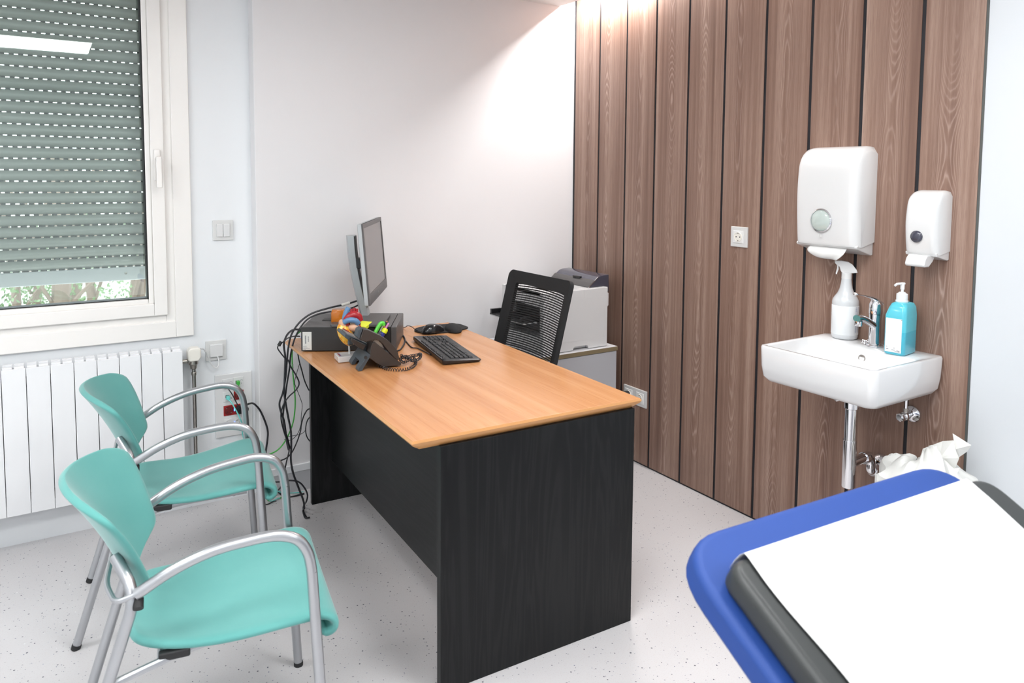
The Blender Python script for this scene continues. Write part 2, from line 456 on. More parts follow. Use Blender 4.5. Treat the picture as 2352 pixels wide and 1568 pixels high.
# ------------------------------------------------------------------ window
win = thing('window_1', 'white framed window with lowered roller shutter and one handle', 'window', ((WX0 + WX1) / 2, YW, WZ0), 0, kind='structure')
def frame(mb, x0, x1, z0, z1, w, y0, y1):
    mb.box(x0, x0 + w, y0, y1, z0, z1); mb.box(x1 - w, x1, y0, y1, z0, z1)
    mb.box(x0 + w, x1 - w, y0, y1, z0, z0 + w); mb.box(x0 + w, x1 - w, y0, y1, z1 - w, z1); return mb
frame(MB(), WX0, WX1, WZ0, WZ1, .07, YW - .016, YW + .10).build('outer_frame', 'pvc', win, bevel=.003)
frame(MB(), WX0 + .062, WX1 - .062, WZ0 + .062, WZ1 - .062, .045, YW - .006, YW + .10).build('outer_frame_step', 'pvc', win, bevel=.003)
sx0, sx1, sz0, sz1 = WX0 + .10, .434, .866, WZ1 - .055
frame(MB(), sx0, sx1, sz0, sz1, .052, YW - .022, YW + .05).build('sash', 'pvc', win, bevel=.004)
gb = MB(); frame(gb, sx0 + .050, sx1 - .050, sz0 + .050, sz1 - .050, .022, YW - .012, YW + .045)
gb.build('glazing_bead', 'pvc', win, bevel=.006)
frame(MB(), sx0 + .070, sx1 - .070, sz0 + .070, sz1 - .070, .006, YW + .0, YW + .052).build('gasket', 'rubber', win, smooth=False)
MB().box(sx0 + .07, sx1 - .07, YW + .055, YW + .058, sz0 + .07, sz1 - .07).build('glass_pane', 'pane', win, smooth=False)
# handle
hb = MB(); hx, hz = .423 - .017, 1.49
hb.box(hx - .013, hx + .013, YW - .034, YW - .022, hz - .055, hz + .075)
h = hb.build('handle', 'pvc', win, bevel=.005)
hb = MB(); hb.lathe([(.012, 0), (.012, .03), (.010, .034)], 20, (hx + .002, YW - .034, hz + .035), 'y', mat=Matrix.Scale(-1, 4, (0, 1, 0)))
hb.box(hx - .009, hx + .013, YW - .074, YW - .058, hz - .085, hz + .045)
hb.build('handle_lever', 'pvc', h, bevel=.005)

# roller shutter outside the glass
YS = YW + .135
sh = thing('roller_shutter', 'grey slatted roller shutter lowered almost to the sill outside the window', 'shutter', (-.25, YS, 1.0))
pitch = .0457; zb = 1.066; nsl = 30
s1 = MB()
for i in range(nsl):
    z = zb + pitch * i
    prof = [(YS + .004 - .013 * math.sin(PI * t) ** .8, z + .0010 + (pitch - .0040) * t) for t in [k / 8 for k in range(9)]]
    prof += [(YS + .008, prof[-1][1]), (YS + .008, prof[0][1])]
    s1.prism(prof, -1.1, .44, 'x')
s1.build('slats', 'slat', sh, angle=60)
s2 = MB(); hp = .0315
for i in range(nsl):
    z = zb + pitch * i; n = int(1.5 / hp)
    if i < 5: dash = .0225
    else: dash = .0175
    for k in range(n):
        x = -1.09 + hp * k + (i % 2) * hp * .5
        s2.box(x, x + dash, YS + .002, YS + .004, z - .0034, z + .0012)
s2.build('slat_links', 'darktrim', sh, smooth=False)
MB().box(-1.1, .44, YS - .008, YS + .010, 1.006, 1.0635).build('bottom_rail', 'alu', sh, bevel=.003)
p = atY(289, 627, YS - .008)
MB().lathe([(.0052, 0), (.0052, -.003), (.003, -.004)], 18, p, 'y').build('screw', 'steel', sh)
frame(MB(), -1.15, .485, .80, 2.6, .035, YS - .03, YS + .03).build('guide_rail', 'alu', sh, smooth=False)

# outside: ground and trees
struct(MB().box(-16, 16, YW + .3, 30, -.6, -.5).build('ground_outside', 'grass', smooth=False))
def tree(x, y, hgt, tr, lean, crown, label, seed):
    random.seed(seed)
    t = thing('tree', label, 'tree', (x, y, -.5), 0, 'trees outside the window')
    mb = MB(); top = Vector((x + lean, y, hgt))
    mb.tube(spline([(x, y, -.5), (x + lean * .3 + .05, y, hgt * .35), top], 5), tr, 8, radii=None)
    mb.build('trunk', 'bark', t)
    mb = MB()
    for k in range(5):
        z = .0 + k * .22; a = random.uniform(-1, 1)
        mb.tube(spline([(x + lean * z / hgt, y, z), (x + a * .2, y - .1, z + .3), (x + a * .4, y - .15, z + .5)], 4), .018, 6)
    mb.build('branch', 'bark', t)
    mb = MB()
    for k in range(crown):
        c = Vector((x + random.gauss(0, .22), y + random.gauss(0, .16), random.uniform(-.4, .9)))
        for q in range(44):
            p = c + Vector((random.gauss(0, .17), random.gauss(0, .17), random.gauss(0, .1)))
            a = Vector((random.uniform(-1, 1), random.uniform(-1, 1), random.uniform(-1, 1))).normalized() * .028
            bq = a.orthogonal() * .5
            mb.add([p - a, p + bq, p + a, p - bq], [(0, 1, 2, 3)])
    if crown: mb.build('foliage', 'leaf', t, smooth=False, merge=False)
for i, (px, y, tr, ln, cr, lb) in enumerate([
        (35, 8.5, .04, -.2, 3, 'slim reddish tree trunk outside near the left edge of the window'),
        (72, 10.6, .05, .3, 22, 'bushy green tree outside seen under the shutter'),
        (122, 8.0, .08, .1, 4, 'thick pale tree trunk outside behind the window glass'),
        (165, 11.8, .07, .4, 14, 'leaning tree outside right of the thick pale trunk'),
        (215, 9.4, .05, -.4, 8, 'forked dark tree outside in the middle of the glass strip'),
        (276, 6.2, .04, .3, 3, 'bare slim tree outside, left one of the pair nearest the sash'),
        (306, 12.8, .06, .1, 3, 'bare slim tree outside, nearest the right side of the sash')]):
    p = atY(px, 670, y); tree(p.x, y, 1.7, tr, ln, cr, lb, 20 + i)

# ------------------------------------------------------------------ radiator with valve and pipe
rad = thing('radiator', 'white aluminium panel radiator under the window', 'radiator', (.0, YW - .06, .155))
YR = YW - .10
for i in range(12):
    x1 = .474 - .079 * i; x0 = x1 - .0765
    m = MB()
    m.box(x0, x1 + .0, YR, YR + .012, .155, .722)
    m.box(x0 + .034, x0 + .042, YR + .01, YR + .075, .19, .70)
    m.box(x0 + .004, x1 - .003, YR + .055, YR + .062, .17, .715)
    m.box(x0 + .002, x0 + .034, YR + .013, YR + .030, .700, .7285); m.box(x0 + .040, x1 - .004, YR + .013, YR + .030, .700, .7285)
    m.box(x0 + .002, x0 + .034, YR + .038, YR + .056, .700, .733); m.box(x0 + .040, x1 - .004, YR + .038, YR + .056, .700, .733)
    m.lathe([(.02, x0), (.02, x1 + .0028)], 14, (0, YR + .045, .20), 'x'); m.lathe([(.02, x0), (.02, x1 + .0028)], 14, (0, YR + .045, .66), 'x')
    m.build('section', 'enamel', rad, bevel=.0012, seg=2)
for bx_ in (-.40, .38): MB().box(bx_, bx_ + .03, YR + .07, YW - .001, .60, .63).build('wall_bracket', 'enamel', rad, smooth=False)
vx, vy, vz = .524, YW - .052, .69
va = thing('radiator_valve', 'beige thermostatic valve head on the radiator pipe with a white lead', 'valve', (vx, vy, .62))
m = MB(); m.lathe([(.006, .625), (.013, .63), (.016, .645), (.020, .65), (.020, .665)], 14, (vx, vy, 0), 'z')
m.lathe([(.009, .474), (.009, .50), (.014, .502), (.014, .512), (.009, .514), (.009, vx)], 12, (0, vy, .665), 'x')
m.build('valve_body', 'nickel', va)
m = MB(); m.prism([(-.027, .672), (-.018, .664), (.016, .664), (.027, .68), (.027, .712), (.018, .722), (-.016, .722), (-.027, .71)], vy - .024, vy + .022, 'y', Matrix.Translation((vx + .002, 0, 0)))
m.build('valve_head', 'cream', va, bevel=.006)
pipe = MB(); pipe.tube(fillet([(vx + .001, YW, .10), (vx + .001, vy, .10), (vx + .001, vy, .628)], .03), .0078, 14)
po = pipe.build('heating_pipe', 'steel'); tag(po, 'brown steel heating pipe rising along the wall to the radiator valve', 'pipe')
m = MB(); m.lathe([(.0095, .60), (.0105, .603), (.0105, .612), (.0095, .614)], 14, (vx + .001, vy, 0)); m.build('pipe_collar', 'nickel', po)
ld = [atY(x, y, yy) for x, y, yy in [(459, 800, YW - .06), (468, 802, YW - .05), (476, 815, YW - .035), (483, 832, YW - .03), (492, 843, YW - .03), (500, 843, YW - .03), (503, 832, YW - .025), (500, 818, YW - .02)]]
MB().tube(spline(ld, 5), .0028, 8).build('lead', 'white', va)

# ------------------------------------------------------------------ switches and sockets on the window wall
def plate(mb, x0, x1, z0, z1, y=YW, t=.009): mb.box(x0, x1, y - t, y, z0, z1); return mb
t = thing('light_switch', 'pale grey double rocker light switch beside the window', 'light switch', (.665, YW, 1.218))
plate(MB(), .622, .708, 1.174, 1.262).build('switch_frame', 'frame_grey', t, bevel=.002)
MB().box(.637, .664, YW - .016, YW - .008, 1.190, 1.246).build('rocker', 'white', t, bevel=.002)
MB().box(.6655, .6925, YW - .016, YW - .008, 1.190, 1.246).build('rocker', 'white', t, bevel=.002)
t = thing('cable_outlet', 'grey framed cable outlet with white cover above the socket panel', 'wall outlet', (.625, YW, .687))
plate(MB(), .582, .668, .643, .731).build('outlet_frame', 'frame_grey', t, bevel=.002)
MB().box(.599, .653, YW - .020, YW - .008, .660, .716).build('outlet_cover', 'white', t, bevel=.003)

t = thing('socket_panel', 'large white wall panel of network and red power sockets behind the armchairs', 'socket panel', (.695, YW, .42))
YP = YW
plate(MB(), .617, .776, .290, .575, t=.010).build('panel_plate', 'white', t, bevel=.003)
def net(x0, x1, z0, z1, pid):
    o = MB().box(x0, x1, YP - .0125, YP - .009, z0, z1).build('network_socket', 'white', t, bevel=.001)
    c = (x0 + x1) / 2
    MB().box(c - .012, c + .004, YP - .0135, YP - .012, z0 + .016, z0 + .030).build('port', 'black', o, smooth=False)
    k = MB()   # the small figure 1 with its arc
    k.box(x1 - .009, x1 - .008, YP - .0134, YP - .012, z0 + .012, z0 + .018)
    k.tube([(x1 - .0085 + .006 * math.cos(a), YP - .013, z0 + .026 + .006 * math.sin(a)) for a in [q * PI / 8 for q in range(9)]], .0005, 5)
    k.build('mark', 'ink', o, smooth=False)
net(.648, .692, .508, .553, 1); net(.694, .738, .510, .555, 2); net(.650, .694, .450, .495, 3)
def schuko(cx, cz, y, r, ring, inner, parent, ax='y', nm='socket_outlet', tilt=.7):
    m = MB()
    prof = [(r, -.001), (r, -.0035), (r * .93, -.0035), (r * .9, .006), (.001, .006)]
    def P(h): return h
    if ax == 'y':
        m.lathe([(a, h) for a, h in prof], 28, (cx, y, cz), 'y')
    else:
        m.lathe([(a, h) for a, h in prof], 28, (y, cx, cz), 'x')
    o = m.build(nm, inner, parent, angle=25)
    k = MB()
    for sgn in (-1, 1):
        dx, dz = math.cos(tilt) * .0095 * sgn, math.sin(tilt) * .0095 * sgn
        c = (cx + dx, y + .0045, cz + dz) if ax == 'y' else (y + .0045, cx + dx, cz + dz)
        k.lathe([(.0026, 0), (.0026, -.0008)], 12, c, ax)
    k.build('contact_hole', 'groove', o)
    k = MB()
    for sgn in (-1, 1):
        dx, dz = -math.sin(tilt) * r * .8 * sgn, math.cos(tilt) * r * .8 * sgn
        if ax == 'y': k.box(cx + dx - .003, cx + dx + .003, y - .002, y + .003, cz + dz - .002, cz + dz + .002)
        else: k.box(y - .002, y + .003, cx + dx - .003, cx + dx + .003, cz + dz - .002, cz + dz + .002)
    k.build('earth_clip', 'steel', o, smooth=False)
    return o
def recess_plate(x0, x1, z0, z1, mat, holes, nm):
    """plate with raised surround standing on the panel"""
    return MB().box(x0, x1, YP - .0125, YP - .009, z0, z1).build(nm, mat, t, bevel=.001)
recess_plate(.696, .738, .452, .494, 'red_socket', None, 'red_module')
recess_plate(.651, .738, .386, .432, 'red_socket', None, 'red_module')
recess_plate(.652, .739, .325, .371, 'white', None, 'white_module')
def disc_socket(cx, cz, matn):
    m = MB(); r = .0195; y = YP - .0126
    m.lathe([(r, 0), (r, -.002), (r * .9, -.002), (r * .88, -.0006), (.001, -.0006)], 28, (cx, y, cz), 'y')
    o = m.build('socket_outlet', matn, t, angle=25)
    k = MB()
    for sg in (-1, 1):
        k.lathe([(.0026, -.0008), (.0026, -.0013)], 10, (cx + sg * .006, y, cz + sg * .006), 'y')
    k.lathe([(.0016, -.0008), (.0016, -.0013)], 10, (cx, y, cz), 'y')
    k.build('contact_hole', 'groove', o)
    k = MB()
    for sg in (-1, 1): MB().box(cx - sg * .010 - .003, cx - sg * .010 + .003, y - .0022, y, cz + sg * .0105 - .0015, cz + sg * .0105 + .0015).build('earth_clip', 'steel', o, smooth=False)
m_red_dark = pm('red_socket_well', (.16, .012, .012), .4); M['red_well'] = m_red_dark
disc_socket(.673, .409, 'red_well'); disc_socket(.717, .473, 'red_well'); disc_socket(.717, .409, 'red_well')
disc_socket(.674, .348, 'frame_grey'); disc_socket(.717, .348, 'frame_grey')
MB().box(.6945, .6985, YP - .015, YP - .012, .403, .415).build('indicator', 'led_blue', t, smooth=False)
MB().box(.6945, .6985, YP - .015, YP - .012, .342, .354).build('indicator', 'led_blue', t, smooth=False)

def cable(name, label, cat, pts, r, mat, k=7, n=8, parts=None):
    o = MB().tube(spline(pts, k), r, n).build(name, mat); tag(o, label, cat); return o
def pY(pts, y): return [atY(a, b, y) if not isinstance(y, (list, tuple)) else atY(a, b, y[i]) for i, (a, b) in enumerate(pts)]
# plugs + leads of the panel
c = cable('network_cable', 'green network cable plugged into the top right socket of the wall panel', 'cable',
          [atY(546, 879, YW - .018), atY(552, 893, YW - .035), atY(560, 912, YW - .05), atY(567, 932, YW - .055), atY(568, 948, YW - .05), atY(565, 962, YW - .04), atY(566, 990, YW - .035), Vector((.80, YW - .12, .02)), Vector((.90, YW - .11, .006))], .0028, 'green')
MB().box(.706, .720, YP - .030, YP - .012, .524, .540).build('plug', 'green', c, bevel=.002)
c = cable('network_cable', 'turquoise network cable plugged into the lower left socket of the wall panel', 'cable',
          [atY(519, 915, YW - .018), atY(530, 922, YW - .04), atY(541, 940, YW - .055), atY(551, 960, YW - .055), atY(557, 978, YW - .05), atY(561, 1010, YW - .045), Vector((.80, YW - .135, .03)), Vector((.86, YW - .13, .007))], .0028, 'teal_cable')
MB().box(.662, .677, YP - .030, YP - .012, .463, .478).build('plug', 'teal_cable', c, bevel=.002)
c = cable('network_cable', 'dark grey network cable plugged into the top left socket of the wall panel', 'cable',
          [atY(518, 880, YW - .018), atY(524, 892, YW - .04), atY(533, 905, YW - .05), atY(545, 928, YW - .055), atY(556, 950, YW - .05), atY(566, 1000, YW - .05), Vector((.77, YW - .15, .03)), Vector((.84, YW - .15, .006))], .0026, 'cable')
MB().box(.662, .677, YP - .030, YP - .012, .520, .536).build('plug', 'cable', c, bevel=.002)
c = cable('power_cable', 'black power lead bowing right from the red socket of the wall panel', 'cable',
          [atY(558, 934, YW - .04), atY(572, 927, YW - .06), atY(583, 927, YB - .02), atY(597, 942, YB - .02), atY(609, 968, YB - .02), atY(615, 990, YB - .02), atY(614, 1012, YB - .02), atY(610, 1045, YB - .02), atY(612, 1090, YB - .03), Vector((.88, YB - .05, .01)), Vector((.97, YB - .06, .006))], .0042, 'cable')
m = MB(); m.lathe([(.017, -.012), (.019, -.03), (.014, -.045)], 18, (.719, YP, .409), 'y'); m.box(.712, .752, YP - .045, YP - .025, .404, .418); m.build('plug', 'rubber', c, bevel=.002)

# ------------------------------------------------------------------ sockets on the walnut wall
t = thing('wall_socket', 'single grey framed wall socket on the walnut panelling at mid height', 'wall socket', (XW, 2.13, 1.208))
MB().box(XW - .009, XW, 2.086, 2.174, 1.165, 1.252).build('socket_frame', 'frame_grey', t, bevel=.002)
MB().box(XW - .012, XW - .008, 2.105, 2.158, 1.182, 1.235).build('insert', 'white_matt', t, bevel=.001)
def wsock(cy, cz, par):
    m = MB(); r = .0205; x = XW - .0121
    m.lathe([(r, 0), (r, -.003), (r * .9, -.003), (r * .86, -.0007), (.001, -.0007)], 30, (x, cy, cz), 'x')
    o = m.build('socket_well', 'cream', par, angle=25)
    k = MB()
    for sg in (-1, 1): k.lathe([(.0027, -.0009), (.0027, -.0014)], 10, (x, cy + sg * .0095, cz), 'x')
    k.build('contact_hole', 'groove', o)
    k = MB()
    for sg in (-1, 1): MB().box(x - .003, x, cy - .003, cy + .003, cz + sg * .0165 - .002, cz + sg * .0165 + .002).build('earth_clip', 'steel', o, smooth=False)
wsock(2.131, 1.2085, t)
t = thing('double_wall_socket', 'double wall socket on the panelling behind the desk corner with one black plug', 'wall socket', (XW, 2.764, .346))
MB().box(XW - .009, XW, 2.680, 2.850, .303, .389).build('socket_frame', 'frame_grey', t, bevel=.002)
for cy in (2.809, 2.724):
    MB().box(XW - .012, XW - .008, cy - .027, cy + .027, .319, .373).build('insert', 'white_matt', t, bevel=.001)
    wsock(cy, .346, t)
o = MB(); o.lathe([(.018, -.012), (.018, -.028), (.010, -.04)], 18, (XW, 2.811, .346), 'x')
o.tube(spline([(XW - .035, 2.811, .346), (XW - .055, 2.815, .33), (XW - .05, 2.82, .2), (XW - .03, 2.83, .01)], 6), .004, 8)
tag(o.build('power_plug', 'rubber'), 'black mains plug in the left half of the double wall socket', 'plug')

# ------------------------------------------------------------------ desk
ZD = .747
DL = Vector((.819, 1.768, 0)); DR = -math.radians(1.8)
DM = Matrix.Translation(DL) @ Matrix.Rotation(DR, 4, 'Z')
desk = thing('desk', 'office desk with beech top and black ash side panels', 'desk', DL, DR)
Wd, Ld = .804, 1.425
def desk_outline(inset):
    r = .05
    pts = [(inset, inset * .6), (Wd - inset, inset * .6), (Wd - inset, Ld - inset)]
    for k in range(7):
        a = PI / 2 + k / 6 * PI / 2
        pts.append((inset + r + (r) * math.cos(a), Ld - inset - r + r * math.sin(a)))
    return pts
m = MB(); lay = [(.030, .716), (.004, .733), (.0, .739), (.004, ZD)]
O = [desk_outline(i) for i, z in lay]; n = len(O[0])
vs = [(x, y, lay[j][1]) for j in range(4) for x, y in O[j]]
fs = [tuple(range(n - 1, -1, -1)), tuple(3 * n + k for k in range(n))]
for j in range(3): fs += [(j * n + k, j * n + (k + 1) % n, (j + 1) * n + (k + 1) % n, (j + 1) * n + k) for k in range(n)]
m.add(vs, fs); m.build('desktop', 'beech', desk, local=True, bevel=.0015, seg=2)
m = MB(); lay = [(.0295, .7155), (.0035, .7325), (-.0008, .739), (.003, ZD - .0012)]
O = [desk_outline(i) for i, z in lay]
vs = [(x, y, lay[j][1]) for j in range(4) for x, y in O[j]]; fs = []
for j in range(3): fs += [(j * n + k, j * n + (k + 1) % n, (j + 1) * n + (k + 1) % n, (j + 1) * n + k) for k in range(n)]
m.add(vs, fs).build('edge_band', 'beech_edge', desk, local=True, smooth=True)
MB().box(.088, .780, .004, .030, 0, .716).build('side_panel', 'ash', desk, local=True, bevel=.0015, seg=2)
MB().box(.106, .780, 1.372, 1.398, 0, .716).build('side_panel', 'ash', desk, local=True, bevel=.0015, seg=2)
MB().box(.196, .214, .030, 1.372, .185, .716).build('modesty_panel', 'ash_h', desk, local=True, bevel=.001)
for y in (.35, 1.05): MB().box(.30, .36, y, y + .02, .700, .716).build('top_bracket', 'metal_grey', desk, local=True)

# ------------------------------------------------------------------ armchairs
def chair_parts(t):
    RF, FF = (-.31, .205, 0), (.26, .256, 0)
    P1, P3, P4 = (-.132, .228, .571), (.150, .250, .650), (.229, .253, .558)
    PMd = (.017, .237, .640)
    r = .0125
    # backrest shell
    rows = [(.500, .03), (.512, .07), (.530, .112), (.547, .146), (.560, .160), (.578, .167), (.61, .175), (.65, .189), (.70, .206), (.738, .219), (.758, .222), (.770, .208), (.777, .178)]
    def back(u, v):
        f = v * (len(rows) - 1); i = min(int(f), len(rows) - 2); q = f - i
        z = rows[i][0] * (1 - q) + rows[i + 1][0] * q; hw = rows[i][1] * (1 - q) + rows[i + 1][1] * q
        y = (2 * u - 1) * hw; h = (z - .50) / .277
        xc = -.150 - .075 * h - .062 * h * h; k = (.098 - .024 * h)
        x = xc + k * (abs(y) / .19) ** 1.9
        z = z - .020 * h * (abs(y) / .21) ** 2 + .0 
        return (x, y, z)
    MB().grid(back, 14, 22).build('backrest', 'teal', t, local=True, solid=.017, sub=1, soff=-1)
    # seat with rolled front lip
    prof = [(-.150, .428), (-.12, .422), (-.06, .414), (0, .411), (.06, .414), (.12, .422), (.18, .432), (.225, .438), (.262, .435), (.288, .420), (.296, .398), (.286, .378), (.266, .370), (.250, .378)]
    P = spline([(x, 0, z) for x, z in prof], 3)
    L = len(P) - 1
    def seat(u, v):
        f = v * L; i = min(int(f), L - 1); q = f - i; p = P[i] * (1 - q) + P[i + 1] * q
        x = p.x; s = (x + .150) / .40
        hw = .172 + .066 * min(1, s * 1.1)
        if v < .16:
            k = v / .16; hw *= .60 + .40 * math.sqrt(max(0, 1 - (1 - k) ** 2))
        if v > .80: hw -= .010 * ((v - .80) / .2)
        y = (2 * u - 1)
        return (x, y * hw, p.z + .010 * abs(y) ** 3 * (1 - min(1, v * .6)) )
    MB().grid(seat, 14, 40).build('seat', 'teal', t, local=True, solid=.020, sub=1, soff=-1)
    for s in (-1, 1):
        S = lambda p: Vector((p[0], p[1] * s, p[2]))
        d = (Vector(P1) - Vector(RF))
        top = S(Vector(RF) + d * 1.12); top2 = Vector((-.176, .150 * s, .625))
        MB().tube(fillet([S(RF), S(P1), top2], .05), r, 14).build('rear_leg', 'silver', t, local=True)
        MB().tube([S(RF), S(Vector(RF) + d * .025)], r + .0012, 14).build('leg_cap', 'rubber', t, local=True)
        MB().tube([S(FF), S(Vector(FF) * .5 + Vector(P4) * .5), S(P4)], r, 14).build('front_leg', 'silver', t, local=True)
        MB().tube([S(FF), S(Vector(FF) + Vector((0, 0, .012)))], r + .001, 14).build('leg_cap', 'rubber', t, local=True)
        arm = spline([S(P1), S((-.06, .233, .612)), S(PMd), S((.090, .243, .652)), S((.150, .249, .655)), S((.196, .252, .640)), S((.220, .253, .605)), S(P4)], 7)
        MB().tube(arm, r, 14, caps=True).build('armrest', 'silver', t, local=True)
        c = S(P1) + Vector((.0, .0 * s, -.022))
        MB().tube([c + Vector((.004, .012 * s, -.004)), c + Vector((.004, -.004 * s, .010))], .0105, 14).build('joint_cap', 'rubber', t, local=True)
        MB().tube(spline([S((-.193, .212, .372)), S((-.10, .190, .385)), S((.0, .165, .392)), S((.20, .16, .396))], 5), .009, 10).build('seat_rail', 'silver', t, local=True)
        MB().box(-.095, -.03, .182 * s - .010, .182 * s + .010, .385, .404).build('seat_bumper', 'rubber', t, local=True, bevel=.004)
    pts = fillet([(P1[0], -P1[1], P1[2] + .0), (-.172, -.226, .560), (-.196, -.15, .566), (-.196, .15, .566), (-.172, .226, .560), (P1[0], P1[1], P1[2])], .03)
    MB().tube(pts, .006, 10).build('back_stretcher', 'silver', t, local=True)
    MB().tube([(.16, -.16, .392), (.16, .16, .392)], .009, 10).build('cross_bar', 'silver', t, local=True)
    MB().tube([(-.09, -.19, .386), (-.09, .19, .386)], .009, 10).build('cross_bar', 'silver', t, local=True)
    MB().box(-.05, .16, -.11, .11, .386, .397).build('seat_pan', 'rubber', t, local=True, bevel=.004)
chA = thing('armchair', 'teal upholstered armchair nearest the camera, in front of the desk', 'chair', (.305, 1.889, 0), -.154, 'visitor armchairs')
chair_parts(chA)
chB = chA.copy(); C.objects.link(chB); chB.location = (.375, 2.695, 0); chB.rotation_euler = (0, 0, -.142)
for ch in list(chA.children):
    c = ch.copy(); C.objects.link(c); c.parent = chB
chB['label'] = 'teal upholstered armchair farther back beside the radiator and socket panel'

# ------------------------------------------------------------------ office chair behind the desk
oc = thing('office_chair', 'black swivel chair with mesh backrest behind the desk', 'chair', (1.60, 2.72, 0), PI + .0)
# local: faces +x (world -x); width y (world y 2.478..2.968)
OI = Matrix.Translation((1.60, 2.72, 0)) @ Matrix.Rotation(PI, 4, 'Z')
hw = .244
def bx(z, y):   # world x of the back at height z and lateral offset y
    tt = (z - .50) / .5
    return 1.775 + .125 * tt ** 1.0 + .015 * math.sin(PI * min(1, max(0, tt))) * -1 + .030 * (1 - (y / hw) ** 2)
def ring(scale_y, zt, zb2, r):
    out = []
    for (yy, zz) in rrect(2 * scale_y, zt - zb2, r, 6, 0, (zt + zb2) / 2): out.append((yy, zz))
    return out
outer = ring(hw, 1.012, .52, .024)
inner = [(yy * 1.0 + (-.018), zz) for yy, zz in ring(hw - .046, .952, .56, .010)]
# slight crown of the top edge
def crown(y, z): return z + (.012 * (1 - (y / hw) ** 2) if z > .9 else 0)
m = MB(); n = len(outer); vs = []
for (yy, zz) in outer: vs.append((bx(zz, yy), 2.723 + yy, crown(yy, zz)))
for (yy, zz) in inner: vs.append((bx(zz, yy), 2.723 + yy, crown(yy, zz)))
fs = [(k, (k + 1) % n, (k + 1) % n + n, k + n) for k in range(n)]
m.add(vs, fs); m.build('back_frame', 'black_fabric', oc, solid=.020, bevel=.003, soff=0)
m = MB()
zz = .566
while zz < .955:
    def rib(u, v, z0=zz):
        y = (2 * u - 1) * (hw - .042) - .018; z = z0 + v * .0052
        return (bx(z, y) - .004, 2.723 + y, z + .012 * (1 - (y / hw) ** 2) * max(0, (z - .6) / .4))
    m.grid(rib, 10, 1); zz += .0098
def veil(u, v): return None
m.build('back_mesh', 'black_fabric', oc, solid=.002, smooth=False)
m = MB()
for k in range(15):
    y = -hw + .026 + (2 * hw - .088) * k / 14
    m.tube([(bx(z, y) - .003, 2.723 + y, z) for z in (.56, .66, .76, .86, .955)], .0007, 4)
m.build('back_warp', 'black_fabric', oc, smooth=False)
MB().grid(lambda u, v: (1.80 + .012 - .03 * abs(2 * u - 1), 2.723 + (2 * u - 1) * .10, .60 + v * .05), 8, 3).build('lumbar_support', 'black', oc, solid=.008)
MB().tube(fillet([(1.62, 2.72, .40), (1.88, 2.72, .41), (1.855, 2.72, .60)], .08), .022, 12).build('back_bar', 'black', oc)
MB().prism(rrect(.46, .47, .09, 6, 1.585, 2.72), .435, .495, 'z').build('seat', 'black_fabric', oc, bevel=.02)
MB().tube([(1.60, 2.72, .10), (1.60, 2.72, .43)], .027, 16).build('gas_column', 'black', oc)
for k in range(5):
    a = 2 * PI * k / 5 + .35; ex, ey = 1.60 + .27 * math.cos(a), 2.72 + .27 * math.sin(a)
    o = MB().tube([(1.60, 2.72, .11), (ex, ey, .075)], .018, 10).build('base_arm', 'black', oc)
    MB().lathe([(.027, -.014), (.03, -.01), (.03, .01), (.027, .014)], 18, (ex, ey, .0305), 'y').build('castor', 'rubber', o)

# ------------------------------------------------------------------ cabinet and printer
cb = thing('cabinet', 'low grey cabinet with white top carrying the printer in the corner', 'cabinet', (2.215, 3.06, 0))
MB().box(1.985, 2.447, 2.818, 3.30, 0, .580).build('body', 'grey_lam', cb, bevel=.001)
MB().box(1.982, 2.450, 2.816, 3.302, .584, .6045).build('top', 'white_lam', cb, bevel=.001)
MB().box(1.9815, 2.4505, 2.8140, 2.8165, .5835, .6035).build('edge_band', 'edge_brown', cb, smooth=False)
o = MB().box(1.968, 1.984, 2.825, 3.295, .05, .575).build('door', 'grey_lam', cb, bevel=.001)
MB().box(1.955, 1.968, 2.86, 2.87, .40, .50).build('handle', 'steel', o, bevel=.002)
pr = thing('printer', 'white laser printer with dark raised top cover on the cabinet', 'printer', (2.205, 3.03, .6045))
x0, x1, y0, y1, z0, z1 = 2.006, 2.404, 2.842, 3.216, .607, .908
# body as shell with front opening (front faces -x)
m = MB(); 
side = [(x0, z0), (2.187, z0), (2.192, z0 + .012), (2.198, z0 + .017), (2.276, z0 + .017), (2.282, z0 + .012), (2.287, z0), (x1, z0), (x1, z1), (x0, z1 - .004)]
m.prism(side, y0, y0 + .03, 'y'); m.build('near_side_panel', 'white', pr, bevel=.003)
m = MB(); m.prism([(x0, z0), (x1, z0), (x1, z1), (x0, z1 - .004)], y1 - .03, y1, 'y'); m.build('far_side_panel', 'white', pr, bevel=.003)
m = MB(); m.box(x0 + .004, x1 - .004, y0 + .028, y1 - .028, z0 + .001, z0 + .075); m.box(x1 - .03, x1, y0 + .03, y1 - .03, z0, z1)
m.box(x0 + .003, x1 - .003, y0 + .029, y1 - .029, z1 - .022, z1 - .001); m.box(x0 + .003, x0 + .02, y0 + .029, y1 - .029, z1 - .075, z1 - .002)
m.build('body', 'white', pr, bevel=.002)
MB().box(x0 + .07, x0 + .08, y0 + .03, y1 - .03, z0 + .07, z1 - .05).box(x0 + .01, x0 + .07, y0 + .029, y0 + .032, z0 + .08, z1 - .08).build('front_recess', 'black', pr, smooth=False)
m = MB(); m.box(2.2505, 2.2520, y0 - .0006, y0 + .001, z1 - .046, z1); m.box(x0 + .002, x1 - .001, y0 - .0005, y0 + .001, z1 - .0465, z1 - .0455)
m.box(x0 + .002, x1 - .001, y0 - .0005, y0 + .001, z0 + .046, z0 + .0467); m.box(x1 - .020, x1 - .0194, y0 - .0005, y0 + .001, z0 + .046, z1 - .11)
m.box(x1 - .02, x1 - .001, y0 - .0005, y0 + .001, z1 - .1506, z1 - .15)
